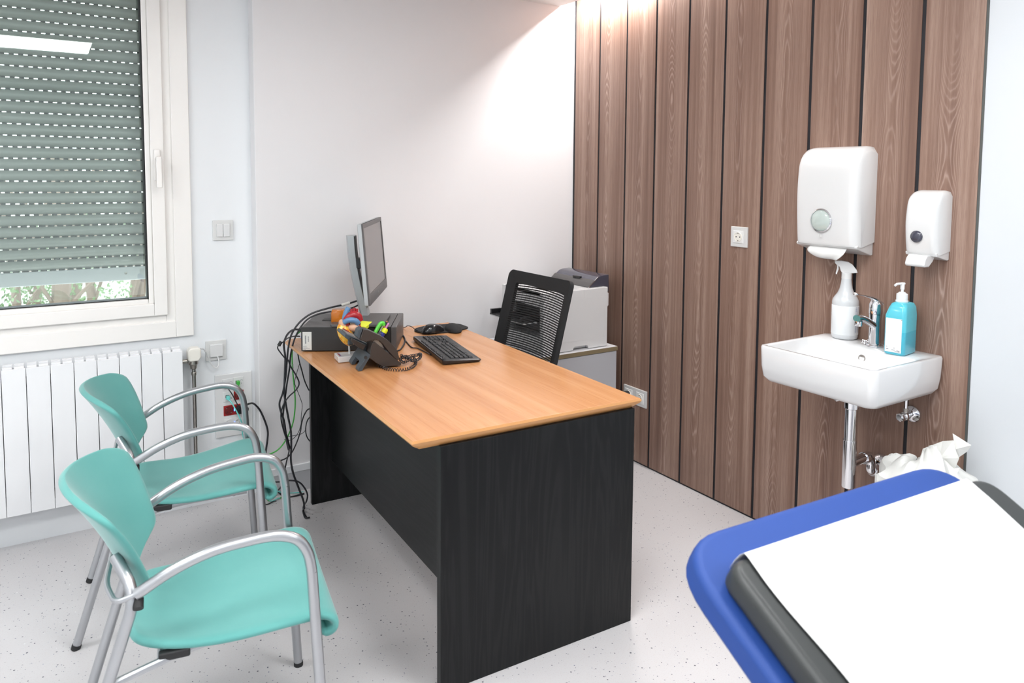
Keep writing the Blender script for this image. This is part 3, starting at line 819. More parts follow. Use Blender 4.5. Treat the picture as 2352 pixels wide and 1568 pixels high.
m.build('panel_seams', 'frame_grey', pr, smooth=False)
pf = [(2.300, z1), (2.335, z1 + .030), (2.362, z1 + .049), (2.385, z1 + .056), (2.432, z1 + .058), (2.434, z1 - .03), (2.404, z1 - .03), (2.404, z1)]
lid = MB(); lid.prism(pf, y0 + .028, y1 - .012, 'y'); lo = lid.build('top_cover', 'lidglass', pr, bevel=.003)
lid = MB(); lid.prism([(2.150, z1 - .002), (2.23, z1 + .004), (2.299, z1 + .0025), (2.336, z1 + .0305), (2.330, z1 + .034), (2.16, z1 + .012)], y0 + .10, y1 - .012, 'y')
MB().prism([(2.299, z1), (2.334, z1 + .0315), (2.340, z1 + .0345), (2.300, z1 + .004)], y0 + .026, y1 - .011, 'y').build('cover_front', 'graphite', lo, bevel=.001)
MB().box(2.330, 2.345, 2.98, 3.04, z1 + .031, z1 + .041).build('cover_latch', 'black', lo, bevel=.001)
MB().prism([(2.297, z1 + .0), (2.301, z1), (2.3635, z1 + .0515), (2.360, z1 + .0515)], y0 + .0245, y0 + .0285, 'y').build('cover_trim', 'chrome', lo)
MB().prism([(x1, .80), (x1 + .014, .812), (x1 + .014, .875), (x1, .880)], y0 + .01, y1 - .01, 'y').build('rear_cover', 'white', pr, bevel=.002)
tr = MB().box(1.925, 2.012, 2.90, 3.205, .752, .758).build('feed_tray', 'white_matt', pr, bevel=.001)
MB().box(1.922, 2.08, 2.90, 3.200, .758, .763).box(1.925, 1.985, 3.185, 3.200, .762, .785).box(1.925, 1.985, 2.905, 2.92, .762, .785).build('tray_guide', 'black', tr, bevel=.001)

# ------------------------------------------------------------------ desk computer
a = atZ(692, 808, ZD); bdir = atZ(909, 807, ZD) - a; ang = math.atan2(bdir.y, bdir.x); Lp = .372; Dp = .305; Hp = .101
PC = Matrix.Translation(a) @ Matrix.Rotation(ang, 4, 'Z')
pc = thing('desktop_computer', 'flat black desktop computer case lying on the desk with a barcode label', 'computer', a, ang)
MB().box(0, Lp - .012, 0, Dp, .004, Hp).build('case', 'pc_side', pc, local=True, bevel=.0015, seg=2)
MB().box(Lp - .011, Lp + .012, -.001, Dp + .001, .002, Hp + .001).build('front_bezel', 'graphite', pc, local=True, bevel=.004)
MB().box(.002, Lp - .012, .002, Dp - .002, Hp - .0005, Hp + .0008).build('top_cover', 'graphite', pc, local=True, bevel=.0005)
MB().box(.058, .105, .135, .185, Hp, Hp + .0035).build('release_latch', 'black', pc, local=True, bevel=.001)
o = MB().box(.006, .042, -.0008, .0, .008, .082).build('barcode_label', 'label', pc, local=True, smooth=False)
k = MB(); random.seed(3)
zz = .034
while zz < .068:
    h_ = random.choice((.0006, .001, .0014)); k.box(.0155, .0205, -.0011, -.0007, zz, zz + h_); zz += h_ + random.choice((.0006, .001))
zz = .042
while zz < .064:
    h_ = random.choice((.0005, .0009)); k.box(.027, .0315, -.0011, -.0007, zz, zz + h_); zz += h_ + random.choice((.0006, .0009))
for i in range(5): k.box(.008, .008 + random.uniform(.01, .03), -.0011, -.0007, .010 + i * .0035, .0108 + i * .0035)
k.build('barcode', 'ink', o, local=True, smooth=False)
MB().box(-.016, 0, .02, .045, .078, .092).build('power_inlet', 'rubber', pc, local=True, bevel=.002)
MB().box(-.014, 0, .055, .085, .040, .054).build('video_connector', 'blueplug', pc, local=True, bevel=.002)

# monitor on the computer; panel direction measured at ~60 deg, screen faces (+.86,-.5)
md = Vector((math.cos(math.radians(59.6)), math.sin(math.radians(59.6)), 0)); mn = Vector((md.y, -md.x, 0))
zTop = ZD + Hp + .002
ptop = atZ(846, 703, H)  # placeholder, replaced below
zc_ = 2.93
def camdepth(px, py, zc): d = ray(px, py); return Vector((0, 0, H)) + d * zc
mb0 = camdepth(847, 703, zc_); mt0 = camdepth(832, 514, zc_)
Wm, hb_, ht_ = .53, mb0.z, mt0.z
mon = thing('monitor', 'grey computer monitor with dark screen seen almost edge on, on the computer case', 'monitor', (mb0.x, mb0.y, zTop), math.radians(59.6))
lean = (mt0 - mb0); lx = lean.dot(mn)
MI = INV[mon.name]
# local: x along panel, -y = towards screen normal (mn); so normal n = -y
tl = lx / (ht_ - hb_)
def T(z): return -tl * (z - (hb_ - zTop))      # local y shift with height (lean)
zl0, zl1 = hb_ - zTop, ht_ - zTop
def slab(x0, x1, z0, z1, ya, yb):
    m = MB(); vs = []
    for z in (z0, z1):
        for y in (ya, yb):
            for x in (x0, x1): vs.append((x, y + T(z), z))
    m.add(vs, [(0, 2, 3, 1), (4, 5, 7, 6), (0, 1, 5, 4), (2, 6, 7, 3), (0, 4, 6, 2), (1, 3, 7, 5)]); return m
slab(0, Wm, zl0, zl1, 0, .017).build('housing', 'mon_side', mon, local=True, bevel=.003)
def backsh(m=None):
    m = MB(); vs = []
    for (s_, y) in ((.002, .017), (.05, .026), (.14, .032)):
        for (x, z) in ((s_, zl0 + s_ * .7 + .005), (Wm - s_, zl0 + s_ * .7 + .005), (Wm - s_, zl1 - s_ * .7 - .005), (s_, zl1 - s_ * .7 - .005)): vs.append((x, y + T(z), z))
    fs = [(8, 9, 10, 11), (3, 2, 1, 0)]
    for j in (0, 4): fs += [(j + k, j + (k + 1) % 4, j + 4 + (k + 1) % 4, j + 4 + k) for k in range(4)]
    return m.add(vs, fs)
backsh().build('rear_shell', 'graphite', mon, local=True, bevel=.004)
bz = MB(); bw = .018; bb = .042
for (q0, q1, r0, r1) in ((0, bw, zl0, zl1), (Wm - bw, Wm, zl0, zl1), (bw, Wm - bw, zl0, zl0 + bb), (bw, Wm - bw, zl1 - bw, zl1)):
    s_ = slab(q0, q1, r0, r1, -.005, .001); bz.add(s_.v, s_.f)
fo = bz.build('bezel', 'graphite', mon, local=True, bevel=.001)
slab(Wm * .47, Wm * .478, zl0 + .012, zl0 + .024, -.0056, -.004).build('logo_mark', 'mon_side', fo, local=True, smooth=False)
slab(bw, Wm - bw, zl0 + bb, zl1 - bw, -.002, .002).build('screen', 'screen', mon, local=True, smooth=False)
# stand: base plate, curved column behind the panel, arm
bc = Wm * .46
def LW(px, py, z): return INV[mon.name] @ atZ(px, py, z)
zp = ZD + Hp + .012
q1, q2 = LW(903, 713, zp), LW(876, 734, zp)
MB().prism(rrect(.25, .215, .015, 4, (q1.x + q2.x) / 2 - .085 - .0, (q1.y + q2.y) / 2 + .098), .0, .011, 'z').build('stand_base', 'graphite', mon, local=True, bevel=.003)
f0 = LW(842, 722, zp); 
cx_ = f0.x
col = []
tgt = [(805, 540), (809, 585), (816, 630), (826, 675), (838, 718)]
base_y = f0.y
ys = []
for (px, py) in tgt:
    # intersect ray with the vertical plane local x = cx_
    d = INV[mon.name].to_3x3() @ ray(px, py); o_ = INV[mon.name] @ Vector((0, 0, H)); t_ = (cx_ - o_.x) / d.x; ys.append((o_ + d * t_))
pts = [Vector((cx_, p.y, p.z)) for p in ys]; pts[-1].z = .008
pts = spline(pts, 5)
m = MB()
for i, p in enumerate(pts):
    w_, d_ = .030, .020
    for (sx, sy) in ((-1, -1), (1, -1), (1, .4), (0, 1), (-1, .4)): m.v.append(Vector((p.x + sx * w_, p.y + sy * d_, p.z)))
L5 = len(pts)
for i in range(L5 - 1): m.f += [(i * 5 + k, i * 5 + (k + 1) % 5, (i + 1) * 5 + (k + 1) % 5, (i + 1) * 5 + k) for k in range(5)]
m.f += [(4, 3, 2, 1, 0), tuple((L5 - 1) * 5 + k for k in range(5))]
co_ = m.build('stand_column', 'mon_side', mon, local=True, bevel=.003, seg=2)
m = MB()
for i, p in enumerate(pts[:-2]):
    for (sx, sy) in ((-.75, -1.08), (.75, -1.08), (.75, -.8), (-.75, -.8)): m.v.append(Vector((p.x + sx * .030, p.y + sy * .020, p.z - .004)))
L4 = len(pts) - 2
for i in range(L4 - 1): m.f += [(i * 4 + k, i * 4 + (k + 1) % 4, (i + 1) * 4 + (k + 1) % 4, (i + 1) * 4 + k) for k in range(4)]
m.f += [(3, 2, 1, 0), tuple((L4 - 1) * 4 + k for k in range(4))]
m.build('column_rail', 'black', co_, local=True)
zmid = pts[7].z
MB().box(cx_ - .03, cx_ + .03, .028 + T(zmid), pts[7].y - .015, zmid - .022, zmid + .022).build('tilt_arm', 'black', mon, local=True, bevel=.003)

# ------------------------------------------------------------------ things on the computer case and desk
zt = ZD + Hp + .001
p = atZ(777, 745, zt + .001)
am = thing('amber_box', 'translucent orange plastic box on the computer case', 'box', p, ang + .15)
pz = [(0, .0)]
m = MB(); r_ = .004
lay = [(.046, .034, .000), (.058, .044, .010), (.058, .044, .048), (.050, .036, .060)]
vs = []
for (wx, wy, z) in lay:
    vs += [(x, y, z) for x, y in rrect(wx, wy, .008, 3, 0, .022)]
n = len(vs) // 4; fs = [tuple(range(n - 1, -1, -1)), tuple(3 * n + k for k in range(n))]
for j in range(3): fs += [(j * n + k, j * n + (k + 1) % n, (j + 1) * n + (k + 1) % n, (j + 1) * n + k) for k in range(n)]
m.add(vs, fs).build('shell', 'amber', am, local=True, angle=50)
k = MB(); random.seed(5)
for i in range(16): 
    c = (random.uniform(-.018, .018), .022 + random.uniform(-.012, .012), .010 + random.uniform(0, .012)); k.box(c[0] - .005, c[0] + .005, c[1] - .001, c[1] + .001, c[2] - .001, c[2] + .001)
k.build('contents', 'copper', am, local=True, smooth=False)
am.location.z -= .0005

pd = atZ(822, 752, zt + .001)
nt = MB(); q = [atZ(*c, zt + .012) for c in [(822, 749), (840, 751), (855, 739), (824, 736)]]
nt.add([Vector((v.x, v.y, zt + .001)) for v in q] + [Vector((v.x, v.y, zt + .0125)) for v in q], [(3, 2, 1, 0), (4, 5, 6, 7)] + [(k, (k + 1) % 4, (k + 1) % 4 + 4, k + 4) for k in range(4)])
o = nt.build('note_pad', 'yellow', smooth=False); tag(o, 'bright yellow sticky note pad on the computer case beside the heart model', 'note pad')

# heart model
hp_ = atZ(803, 814, ZD + .02)
ht = thing('heart_model', 'painted anatomical heart model on a white stand beside the phone', 'anatomical model', (hp_.x, hp_.y, ZD), -.12)
MB().box(-.052, .045, -.040, .036, .001, .024).build('base', 'white', ht, local=True, bevel=.003)
MB().box(-.044, -.040, -.026, .022, .0238, .0246).build('red_mark', 'red_socket', ht, local=True, smooth=False)
MB().box(-.040, -.037, -.026, .018, .0238, .0247).build('blue_mark', 'inkblue', ht, local=True, smooth=False)
MB().tube([(0, 0, .02), (-.003, 0, .088)], .0038, 10).build('stem', 'frame_grey', ht, local=True)
R_ = Matrix.Rotation(math.radians(-28), 4, 'Y')
body = MB()
body.ell((-.015, 0, .100), (.027, .027, .050), R_); body.ell((-.002, .003, .088), (.022, .023, .036), Matrix.Rotation(math.radians(-40), 4, 'Y'))
body.build('ventricles', 'heart', ht, local=True)
MB().ell((.016, -.012, .128), (.024, .018, .016)).build('left_atrium', 'h_flesh', ht, local=True)
MB().ell((-.024, .002, .140), (.015, .018, .022), R_).build('right_atrium', 'h_flesh', ht, local=True)
MB().tube(spline([(-.012, 0, .140), (-.010, -.004, .160), (.008, -.010, .176), (.030, -.010, .172), (.038, -.008, .152)], 6), .015, 16, radii=None).build('aorta', 'h_red', ht, local=True)
k = MB()
for (x, y, z) in ((.006, -.006, .20), (.017, -.006, .203), (.027, -.006, .199)): k.tube([(x, y, z - .02), (x + .002, y, z)], .0052, 10)
k.build('aortic_branches', 'h_red', ht, local=True)
MB().tube(spline([(-.022, -.008, .150), (-.004, -.020, .160), (.018, -.024, .156), (.030, -.020, .144)], 6), .011, 14).build('pulmonary_artery', 'h_blue', ht, local=True)
MB().tube(spline([(-.020, .004, .150), (-.014, .002, .180), (-.002, .0, .205)], 5), .010, 14).build('vena_cava', 'h_blue', ht, local=True)
k = MB()
for i in range(3): k.ell((.036 - i * .001, -.016, .118 + i * .012), (.007, .007, .007))
k.build('pulmonary_veins', 'h_red', ht, local=True)
k = MB(); k.tube(spline([(-.030, -.022, .130), (-.012, -.029, .118), (.004, -.026, .10), (.006, -.022, .08)], 6), .0018, 8)
k.build('coronary_artery', 'h_red', ht, local=True)

# ---- telephone (seen from its near long side; top edge points left, handset on the near side)
pa = atZ(826, 853, ZD); 
ph = thing('desk_telephone', 'dark grey desk telephone tilted on its stand with handset on the near side', 'telephone', (pa.x, pa.y, ZD), math.radians(-7))
PHI = INV[ph.name]
def pp(px, py, y=0.0):
    """profile point of the phone (local x, z) on its local plane y"""
    d = PHI.to_3x3() @ ray(px, py); o_ = PHI @ Vector((0, 0, H)); t_ = (y - o_.y) / d.y; q = o_ + d * t_; return (q.x, q.z)
NEAR = [(850, 813), (852, 796), (856, 786), (862, 786), (922, 834), (921, 839), (882, 842), (863, 833), (848, 821)]
pts_ = [pp(*q) for q in NEAR]; pts_ = [(x, max(z, .003)) for x, z in pts_]
MB().prism(pts_, .0, .060, 'y').build('handset_cradle', 'brownblack', ph, local=True, bevel=.002)
HS = [(826, 780), (834, 755), (845, 757), (858, 763), (875, 771), (892, 782), (906, 796), (914, 809), (917, 822), (915, 828), (905, 821), (895, 810), (887, 801), (880, 791), (872, 783), (863, 779.5), (855, 781), (840, 785)]
MB().prism([pp(*q) for q in HS], -.003, .044, 'y').build('handset', 'brownblack', ph, local=True, bevel=.003)
HE = [(825.5, 780), (833.5, 754), (830, 753), (823, 757), (819, 774)]
MB().prism([pp(*q) for q in HE], -.002, .043, 'y').build('handset_end_face', 'slate', ph, local=True, bevel=.003)  # left end of the handset, its lit tone painted by a second colour
HK = [(856, 786), (861, 779), (868, 780), (877, 789), (883, 801)]
MB().prism([pp(*q, .01) for q in HK], .012, .040, 'y').build('cradle_hook', 'hookgrey', ph, local=True, bevel=.001)
# body plate behind the handset: thin slab along the same slope
a0, a1 = Vector((*pp(812, 784), 0)), Vector((*pp(852, 812), 0))
b0 = Vector((*pp(921, 836), 0))
up_ = Vector((*pp(826, 772), 0))
dirv = (b0 - a0).normalized(); nv = Vector((-dirv.y, dirv.x, 0)); nv = nv if nv.y > 0 else -nv
LL = (b0 - a0).length
def PP(s_, n_): q = a0 + dirv * s_ + nv * n_; return (q.x, max(q.y, .002))
bo = MB().prism([PP(-.022, -.004), PP(.05, -.018), PP(LL * .80, -.020), PP(LL, -.002), PP(LL, .008), PP(.03, .010), PP(-.022, .008)], .058, .185, 'y').build('body', 'slate', ph, local=True, bevel=.003)
MB().prism([PP(-.010, .008), PP(-.010, .0115), PP(.048, .0115), PP(.048, .008)], .075, .170, 'y').build('display', 'screen', bo, local=True, smooth=False)
m = MB()
for r_i in range(4):
    for c_i in range(3):
        y_ = .085 + c_i * .028; s_ = .070 + r_i * .022
        m.prism([PP(s_, .008), PP(s_, .012), PP(s_ + .014, .012), PP(s_ + .014, .008)], y_, y_ + .018, 'y')
m.build('keypad', 'black', bo, local=True, smooth=False)
MB().prism([PP(.0, -.004), PP(.028, -.012), PP(.060, -.016), PP(.060, .004), PP(.0, .004)], .030, .060, 'y').build('body_neck', 'brownblack', bo, local=True, bevel=.002)
# stand plate with a notch between its two feet
f0_, f1_ = pp(823, 853), pp(830, 853.5); t0_, t1_ = pp(845, 825), pp(850, 814)
foot = [(f0_[0], .001), (f1_[0] + .002, .001), (t1_[0] + .004, t1_[1] - .004), (t1_[0] - .004, t1_[1] + .004), (f0_[0] + .001, .010)]
for ya, yb in ((.0, .042), (.104, .146)): MB().prism(foot, ya, yb, 'y').build('stand_foot', 'slate', ph, local=True, bevel=.0015)
up = [(f0_[0] + (t0_[0] - f0_[0]) * .38, .030), (f1_[0] + (t0_[0] - f0_[0]) * .38, .030), (t1_[0] + .005, t1_[1] - .004), (t1_[0] - .004, t1_[1] + .004)]
MB().prism(up, .0005, .1455, 'y').build('stand', 'slate', ph, local=True, bevel=.0015)
hpn = pp(840, 821); MB().lathe([(.006, -.002), (.006, .004)], 14, (hpn[0], .0, hpn[1]), 'y').build('hinge_pin', 'rubber', ph, local=True)
kn = pp(812, 788, .06); MB().lathe([(.011, 0), (.011, -.014), (.008, -.017)], 16, (kn[0], .075, kn[1]), 'x').build('side_knob', 'slate', ph, local=True, bevel=.001)
# coiled cord
def coil(path, R, r, turns, name, label, mat='cable'):
    P = spline(path, 24); out = []; n = len(P); up = Vector((0, 0, 1))
    tot = turns * 10
    for i in range(tot + 1):
        f = i / tot * (n - 1); j = min(int(f), n - 2); q = f - j; p = P[j] * (1 - q) + P[j + 1] * q
        t_ = (P[min(j + 1, n - 1)] - P[max(j - 1, 0)]).normalized(); w_ = t_.cross(up)
        if w_.length < .05: w_ = t_.orthogonal()
        w_.normalize(); u_ = w_.cross(t_); a_ = 2 * PI * i / 10
        out.append(p + w_ * R * math.cos(a_) + u_ * R * math.sin(a_))
    o = MB().tube(out, r, 6).build(name, mat); tag(o, label, 'cord'); return o
zq = ZD + .0068
coil([atZ(868, 838, zq), atZ(885, 846, zq), atZ(905, 849, zq), atZ(930, 848, zq), atZ(948, 842, zq), atZ(955, 832, zq), atZ(950, 822, zq + .004), atZ(938, 827, zq + .012), atZ(926, 832, zq + .004), atZ(920, 824, zq + .010), atZ(932, 818, zq + .016),
      atZ(942, 826, zq + .018), atZ(952, 828, zq + .012), atZ(964, 822, zq + .008), atZ(966, 813, zq + .010), atZ(958, 815, zq + .016), atZ(944, 817, zq + .02), atZ(930, 822, zq + .02), atZ(921, 815, zq + .02)], .0050, .0014, 72,
     'handset_cord', 'black coiled handset cord bunched on the desk beside the telephone')

# ---- pens behind the phone
pen0 = ph.matrix_world
hy = 2.71
hold = thing('pen_holder', 'dark pen holder hidden behind the desk telephone', 'pen holder', (1.085, hy, ZD))
m = MB(); m.lathe([(.034, 0), (.036, .09), (.033, .09), (.031, .006), (.001, .006)], 24, (1.085, hy, ZD + .0005)); m.build('cup', 'graphite', hold, angle=40)
def stick(px0, py0, px1, py1, y, r, name, label, cat, mat, ex=None):
    a_, b_ = atY(px0, py0, y), atY(px1, py1, y)
    o = MB().tube([a_, b_], r, 12).build(name, mat); tag(o, label, cat); return o
bz0 = ZD + .012
def inhold(px, py, y, r, name, label, cat, mat):
    top = atY(px, py, y); base = Vector((1.085 + (top.x - 1.085) * -.12, hy + (y - hy) * .3, bz0))
    o = MB().tube([base, top], r, 12).build(name, mat); tag(o, label, cat); return base, top, o
b_, t_, o = inhold(883, 760, 2.695, .010, 'highlighter', 'blue highlighter with yellow cap standing behind the telephone', 'marker', 'navy')
d_ = (t_ - b_).normalized()
MB().tube([t_ - d_ * .006, t_ + d_ * .006, t_ + d_ * .012], .0118, 14, radii=[.0118, .0118, .008]).build('cap', 'yellow_pl', o)
inhold(893, 742, 2.72, .0042, 'pen', 'pink pen standing in the holder behind the telephone', 'pen', 'pink')
b_, t_, o = inhold(890, 736, 2.735, .0038, 'pen', 'black pen with copper tip standing in the holder', 'pen', 'black')
d_ = (t_ - b_).normalized(); MB().tube([t_ - d_ * .008, t_ - d_ * .002], .0041, 12).build('copper_band', 'copper', o)
MB().tube([t_ - d_ * .03, t_ - d_ * .022], .0041, 12).build('copper_band', 'copper', o)
# green stapler standing on end
g = thing('stapler', 'bright green stapler standing upright behind the telephone', 'stapler', (1.075, 2.70, ZD))
sp = [atY(*q, 2.695) for q in [(860, 775), (862, 764), (868, 752), (874, 743), (880, 742), (881, 747)]]
m = MB(); m.tube(spline([Vector((1.078, 2.70, ZD + .012))] + sp, 5), .0078, 10); m.build('stapler_arm', 'lime', g)
sp = [atY(*q, 2.705) for q in [(868, 775), (872, 764), (877, 752), (879, 748)]]
m = MB(); m.tube(spline([Vector((1.088, 2.705, ZD + .012))] + sp, 5), .0042, 10); m.build('staple_rail', 'chrome', g)

# ---- keyboard
k0, k1 = atZ(1017, 838, ZD + .003), atZ(1104, 828, ZD + .003)
kang = math.radians(-10.5); 
ax = Vector((math.cos(kang), math.sin(kang), 0)); ay = Vector((-ax.y, ax.x, 0))
kb = thing('keyboard', 'black computer keyboard lying on the desk', 'keyboard', (k0.x, k0.y, ZD), kang)
Kw = (k1 - k0).length * 1.0; Kl = .452
def kz(x): return .022 - .008 * (x / Kw)     # higher at the rear (left) side
m = MB(); vs = []
for (ins, top) in ((.004, 0), (0, .008), (.0, 1), (.006, 2)):
    for (x, y) in rrect(Kw - 2 * ins, Kl - 2 * ins, .012, 4, Kw / 2, Kl / 2):
        z = {0: .002, .008: .007, 1: kz(x) - .004, 2: kz(x)}[top]; vs.append((x, y, z))
n = len(vs) // 4; fs = [tuple(range(n - 1, -1, -1)), tuple(3 * n + k for k in range(n))]
for j in range(3): fs += [(j * n + k, j * n + (k + 1) % n, (j + 1) * n + (k + 1) % n, (j + 1) * n + k) for k in range(n)]
m.add(vs, fs).build('keyboard_body', 'graphite' if False else 'black', kb, local=True, angle=50)
def key(m, x0, x1, y0, y1):
    b = kz((x0 + x1) / 2) - .001; h_ = .0065; i_ = .0022
    m.add([(x0, y0, b), (x1, y0, b), (x1, y1, b), (x0, y1, b), (x0 + i_, y0 + i_, b + h_), (x1 - i_, y0 + i_, b + h_), (x1 - i_, y1 - i_, b + h_), (x0 + i_, y1 - i_, b + h_)],
          [(0, 1, 5, 4), (1, 2, 6, 5), (2, 3, 7, 6), (3, 0, 4, 7), (4, 5, 6, 7)])
ks = MB(); u = .0186; g_ = .0012
xr = Kw - .028 - 5 * u
y00 = .014
def K_(row, y, w=1, hh=1):   # row 0 = nearest user (right side)
    xb = Kw - .030 - (row + 1) * u; key(ks, xb + g_, xb + u * hh - g_, y + g_, y + u * w - g_)
for row in range(5):
    if row == 0:
        ws = [1.25, 1.25, 1.25, 5.75, 1.25, 1.25, 1, 1.25]
    elif row == 1: ws = [1.25, 1] + [1] * 10 + [2.75 - 1]
    elif row == 2: ws = [1.75] + [1] * 11 + [1.25]
    elif row == 3: ws = [1.5] + [1] * 12 + [.5]
    else: ws = [1] * 13 + [1]
    y = y00
    tot = sum(ws); ws = [w_ * 14 / tot for w_ in ws]
    for w_ in ws: K_(row, y, w_); y += w_ * u
yb_ = y00 + 14 * u + .008
for row in (3, 4):
    for c_ in range(3): K_(row, yb_ + c_ * u)
K_(1, yb_ + u)
for c_ in range(3): K_(0, yb_ + c_ * u)
yn = yb_ + 3 * u + .008
for row in range(5):
    for c_ in range(4): K_(row, yn + c_ * u)
xf = Kw - .030 - 6 * u - .012
y = y00
for grp in (1, 4, 4, 4, 3):
    for c_ in range(grp): key(ks, xf + g_, xf + u * .75 - g_, y + g_, y + u * .92 - g_); y += u * .92
    y += .012
ks.build('keys', 'black', kb, local=True, smooth=False, merge=False)['kind'] = 'stuff'
# body finish a touch lighter, set on its own strip of deck
m = MB(); m.add([(.008, .01, kz(0) + .0006), (xf - .003, .01, kz(xf) + .0006), (xf - .003, Kl - .01, kz(xf) + .0006), (.008, Kl - .01, kz(0) + .0006)], [(0, 1, 2, 3)])
m.build('deck', 'graphite', kb, local=True, smooth=False)

# ---- mouse pad and mouse
pc_ = atZ(1008, 757, ZD + .004)
pad = thing('mouse_pad', 'black mouse pad with raised wrist rest at the far desk corner', 'mouse pad', (1.55, 3.02, ZD))
cpad = atZ(1013, 756, ZD)
m = MB()
out = []
for k in range(40):
    a_ = 2 * PI * k / 40; rx = .118; ry = .098
    rr = 1 + .10 * math.cos(2 * a_) - (.06 * math.cos(6 * a_) if math.cos(a_) > .2 else 0)
    out.append((cpad.x + .0 + rx * rr * math.cos(a_), cpad.y + ry * rr * math.sin(a_)))
m.prism(out, ZD + .001, ZD + .006, 'z'); m.build('pad', 'black_fabric', pad, angle=60)
wr = atZ(1042, 754, ZD + .012)
m = MB().ell((wr.x, wr.y + .005, ZD + .005), (.038, .072, .029), Matrix.Rotation(-.25, 4, 'Z'), 28, 18)
for v in m.v: v.z = max(v.z, ZD + .005)
m.build('wrist_rest', 'black_fabric', pad)
mo = atZ(994, 761, ZD + .008)
mouse = thing('computer_mouse', 'black computer mouse on the mouse pad', 'mouse', (mo.x, mo.y, ZD + .006), .1)
m = MB()
def msurf(u, v):
    a_ = u * 2 * PI; 
    return None
prof_n = 22
vs = []
for j in range(9):
    t_ = j / 8 * PI / 2; rr = math.cos(t_) ** .55; zz_ = math.sin(t_) ** .9
    for k in range(prof_n):
        a_ = 2 * PI * k / prof_n; x = .058 * math.cos(a_) * rr; y = .031 * math.sin(a_) * rr
        hz_ = .036 - .010 * (x / .058) ** 2 - .004 * (x / .058) - (.012 if x < -.03 else 0) * ((-x - .03) / .028 if x < -.03 else 0)
        vs.append((x, y, .001 + hz_ * zz_))
fs = [tuple(range(prof_n - 1, -1, -1))] + [(j * prof_n + k, j * prof_n + (k + 1) % prof_n, (j + 1) * prof_n + (k + 1) % prof_n, (j + 1) * prof_n + k) for j in range(8) for k in range(prof_n)] + [tuple(8 * prof_n + k for k in range(prof_n))]
m.add(vs, fs).build('mouse_body', 'black_gloss', mouse, local=True, angle=60)
MB().lathe([(.008, -.003), (.008, .003)], 14, (-.030, 0, .027), 'y').build('scroll_wheel', 'rubber', mouse, local=True)
cable('mouse_cable', 'thin black mouse cable looping on the desk behind the keyboard', 'cable',
      [Vector((mo.x - .055, mo.y, ZD + .014)), atZ(955, 757, ZD + .008), atZ(945, 750, ZD + .025), atZ(936, 748, ZD + .02), atZ(929, 752, ZD + .006), atZ(922, 750, ZD + .003), atZ(914, 748, ZD + .003)], .0016, 'cable')
cable('keyboard_cable', 'black keyboard cable running from the keyboard to the computer front', 'cable',
      [Vector((k0.x, k0.y, ZD + .006)) + ay * .16 - ax * .002, atZ(960, 800, ZD + .003), atZ(945, 797, ZD + .003), atZ(932, 782, ZD + .003), atZ(925, 768, ZD + .003), atZ(915, 757, ZD + .006), atZ(910, 752, ZD + .02)], .0022, 'cable')
cable('data_cable', 'thick black cable curving on the desk beside the computer front', 'cable',
      [atZ(911, 806, ZD + .004), atZ(920, 802, ZD + .004), atZ(928, 790, ZD + .004), atZ(930, 778, ZD + .004), atZ(922, 766, ZD + .006), atZ(911, 759, ZD + .015)], .0032, 'cable')

# ------------------------------------------------------------------ cable bundle at the rear left of the desk
YK = 3.035
cb_ = lambda nm, lb, pts, r, mat, y=YK: cable(nm, lb, 'cable', pY(pts, y), r, mat)
cb_('power_cable', 'thick black cable hanging from the computer straight down to the floor',
    [(690, 757), (674, 757), (660, 768), (652, 790), (655, 820), (654, 860), (653, 900), (657, 930), (662, 958), (668, 990), (669, 1025), (668, 1055), (673, 1085), (685, 1118), (697, 1150), (699, 1168)], .0042, 'cable')
o = cb_('monitor_cable', 'black monitor cable with a cream tag arching over the computer and hanging down',
    [(822, 690), (800, 697), (760, 706), (720, 718), (697, 732), (680, 750), (668, 772), (662, 800), (659, 830), (656, 865), (650, 900), (642, 925), (645, 945), (652, 965), (656, 990), (659, 1015), (663, 1033)], .0040, 'cable')
k = [atY(784, 701, YK), atY(803, 695, YK)]
MB().tube([k[0], k[1]], .0062, 10).build('cable_tag', 'cream', o)
cb_('video_cable', 'black video cable running under the tagged cable into the bundle',
    [(824, 700), (805, 708), (770, 714), (735, 720), (708, 732), (690, 752), (676, 780), (668, 812), (665, 845), (660, 875), (656, 905), (652, 935), (650, 960), (654, 985), (661, 1010), (666, 1030)], .0036, 'cable', 3.05)
cb_('usb_cable', 'black cable crossing the bundle in wide loops below the desk edge',
    [(662, 826), (668, 842), (680, 862), (687, 880), (680, 895), (664, 910), (653, 925), (646, 945), (646, 965), (652, 990), (660, 1015), (664, 1034), (658, 1060), (651, 1095), (645, 1118), (634, 1127), (624, 1124)], .0030, 'cable', 3.02)
o = cb_('adapter_cable', 'short black cable with a moulded plug at the left of the bundle',
    [(689, 772), (675, 772), (660, 777), (648, 787), (640, 793), (638, 800), (646, 812), (655, 824), (658, 840)], .0026, 'cable', 3.01)
k = [atY(646, 784, 3.01), atY(640, 794, 3.01)]; MB().tube(k, .0075, 8).build('moulded_plug', 'rubber', o)
cb_('telephone_cable', 'slim black cable dropping behind the desk side panel',
    [(684, 812), (687, 828), (693, 850), (700, 875), (708, 893), (714, 905), (724, 960), (728, 1040), (730, 1128)], .0028, 'cable', 3.22)
cb_('thin_cable', 'thin dark cable wandering down between the green cable and the desk',
    [(689, 832), (682, 855), (677, 878), (683, 897), (690, 915), (694, 930), (692, 955), (691, 975), (684, 995), (672, 1008), (658, 1012)], .0014, 'cable', 3.18)
cb_('thin_cable', 'thin dark cable stretched sideways between the bundle and the desk panel',
    [(653, 1010), (662, 1003), (676, 1000), (692, 996), (701, 988), (705, 970), (713, 955)], .0013, 'cable', 3.19)
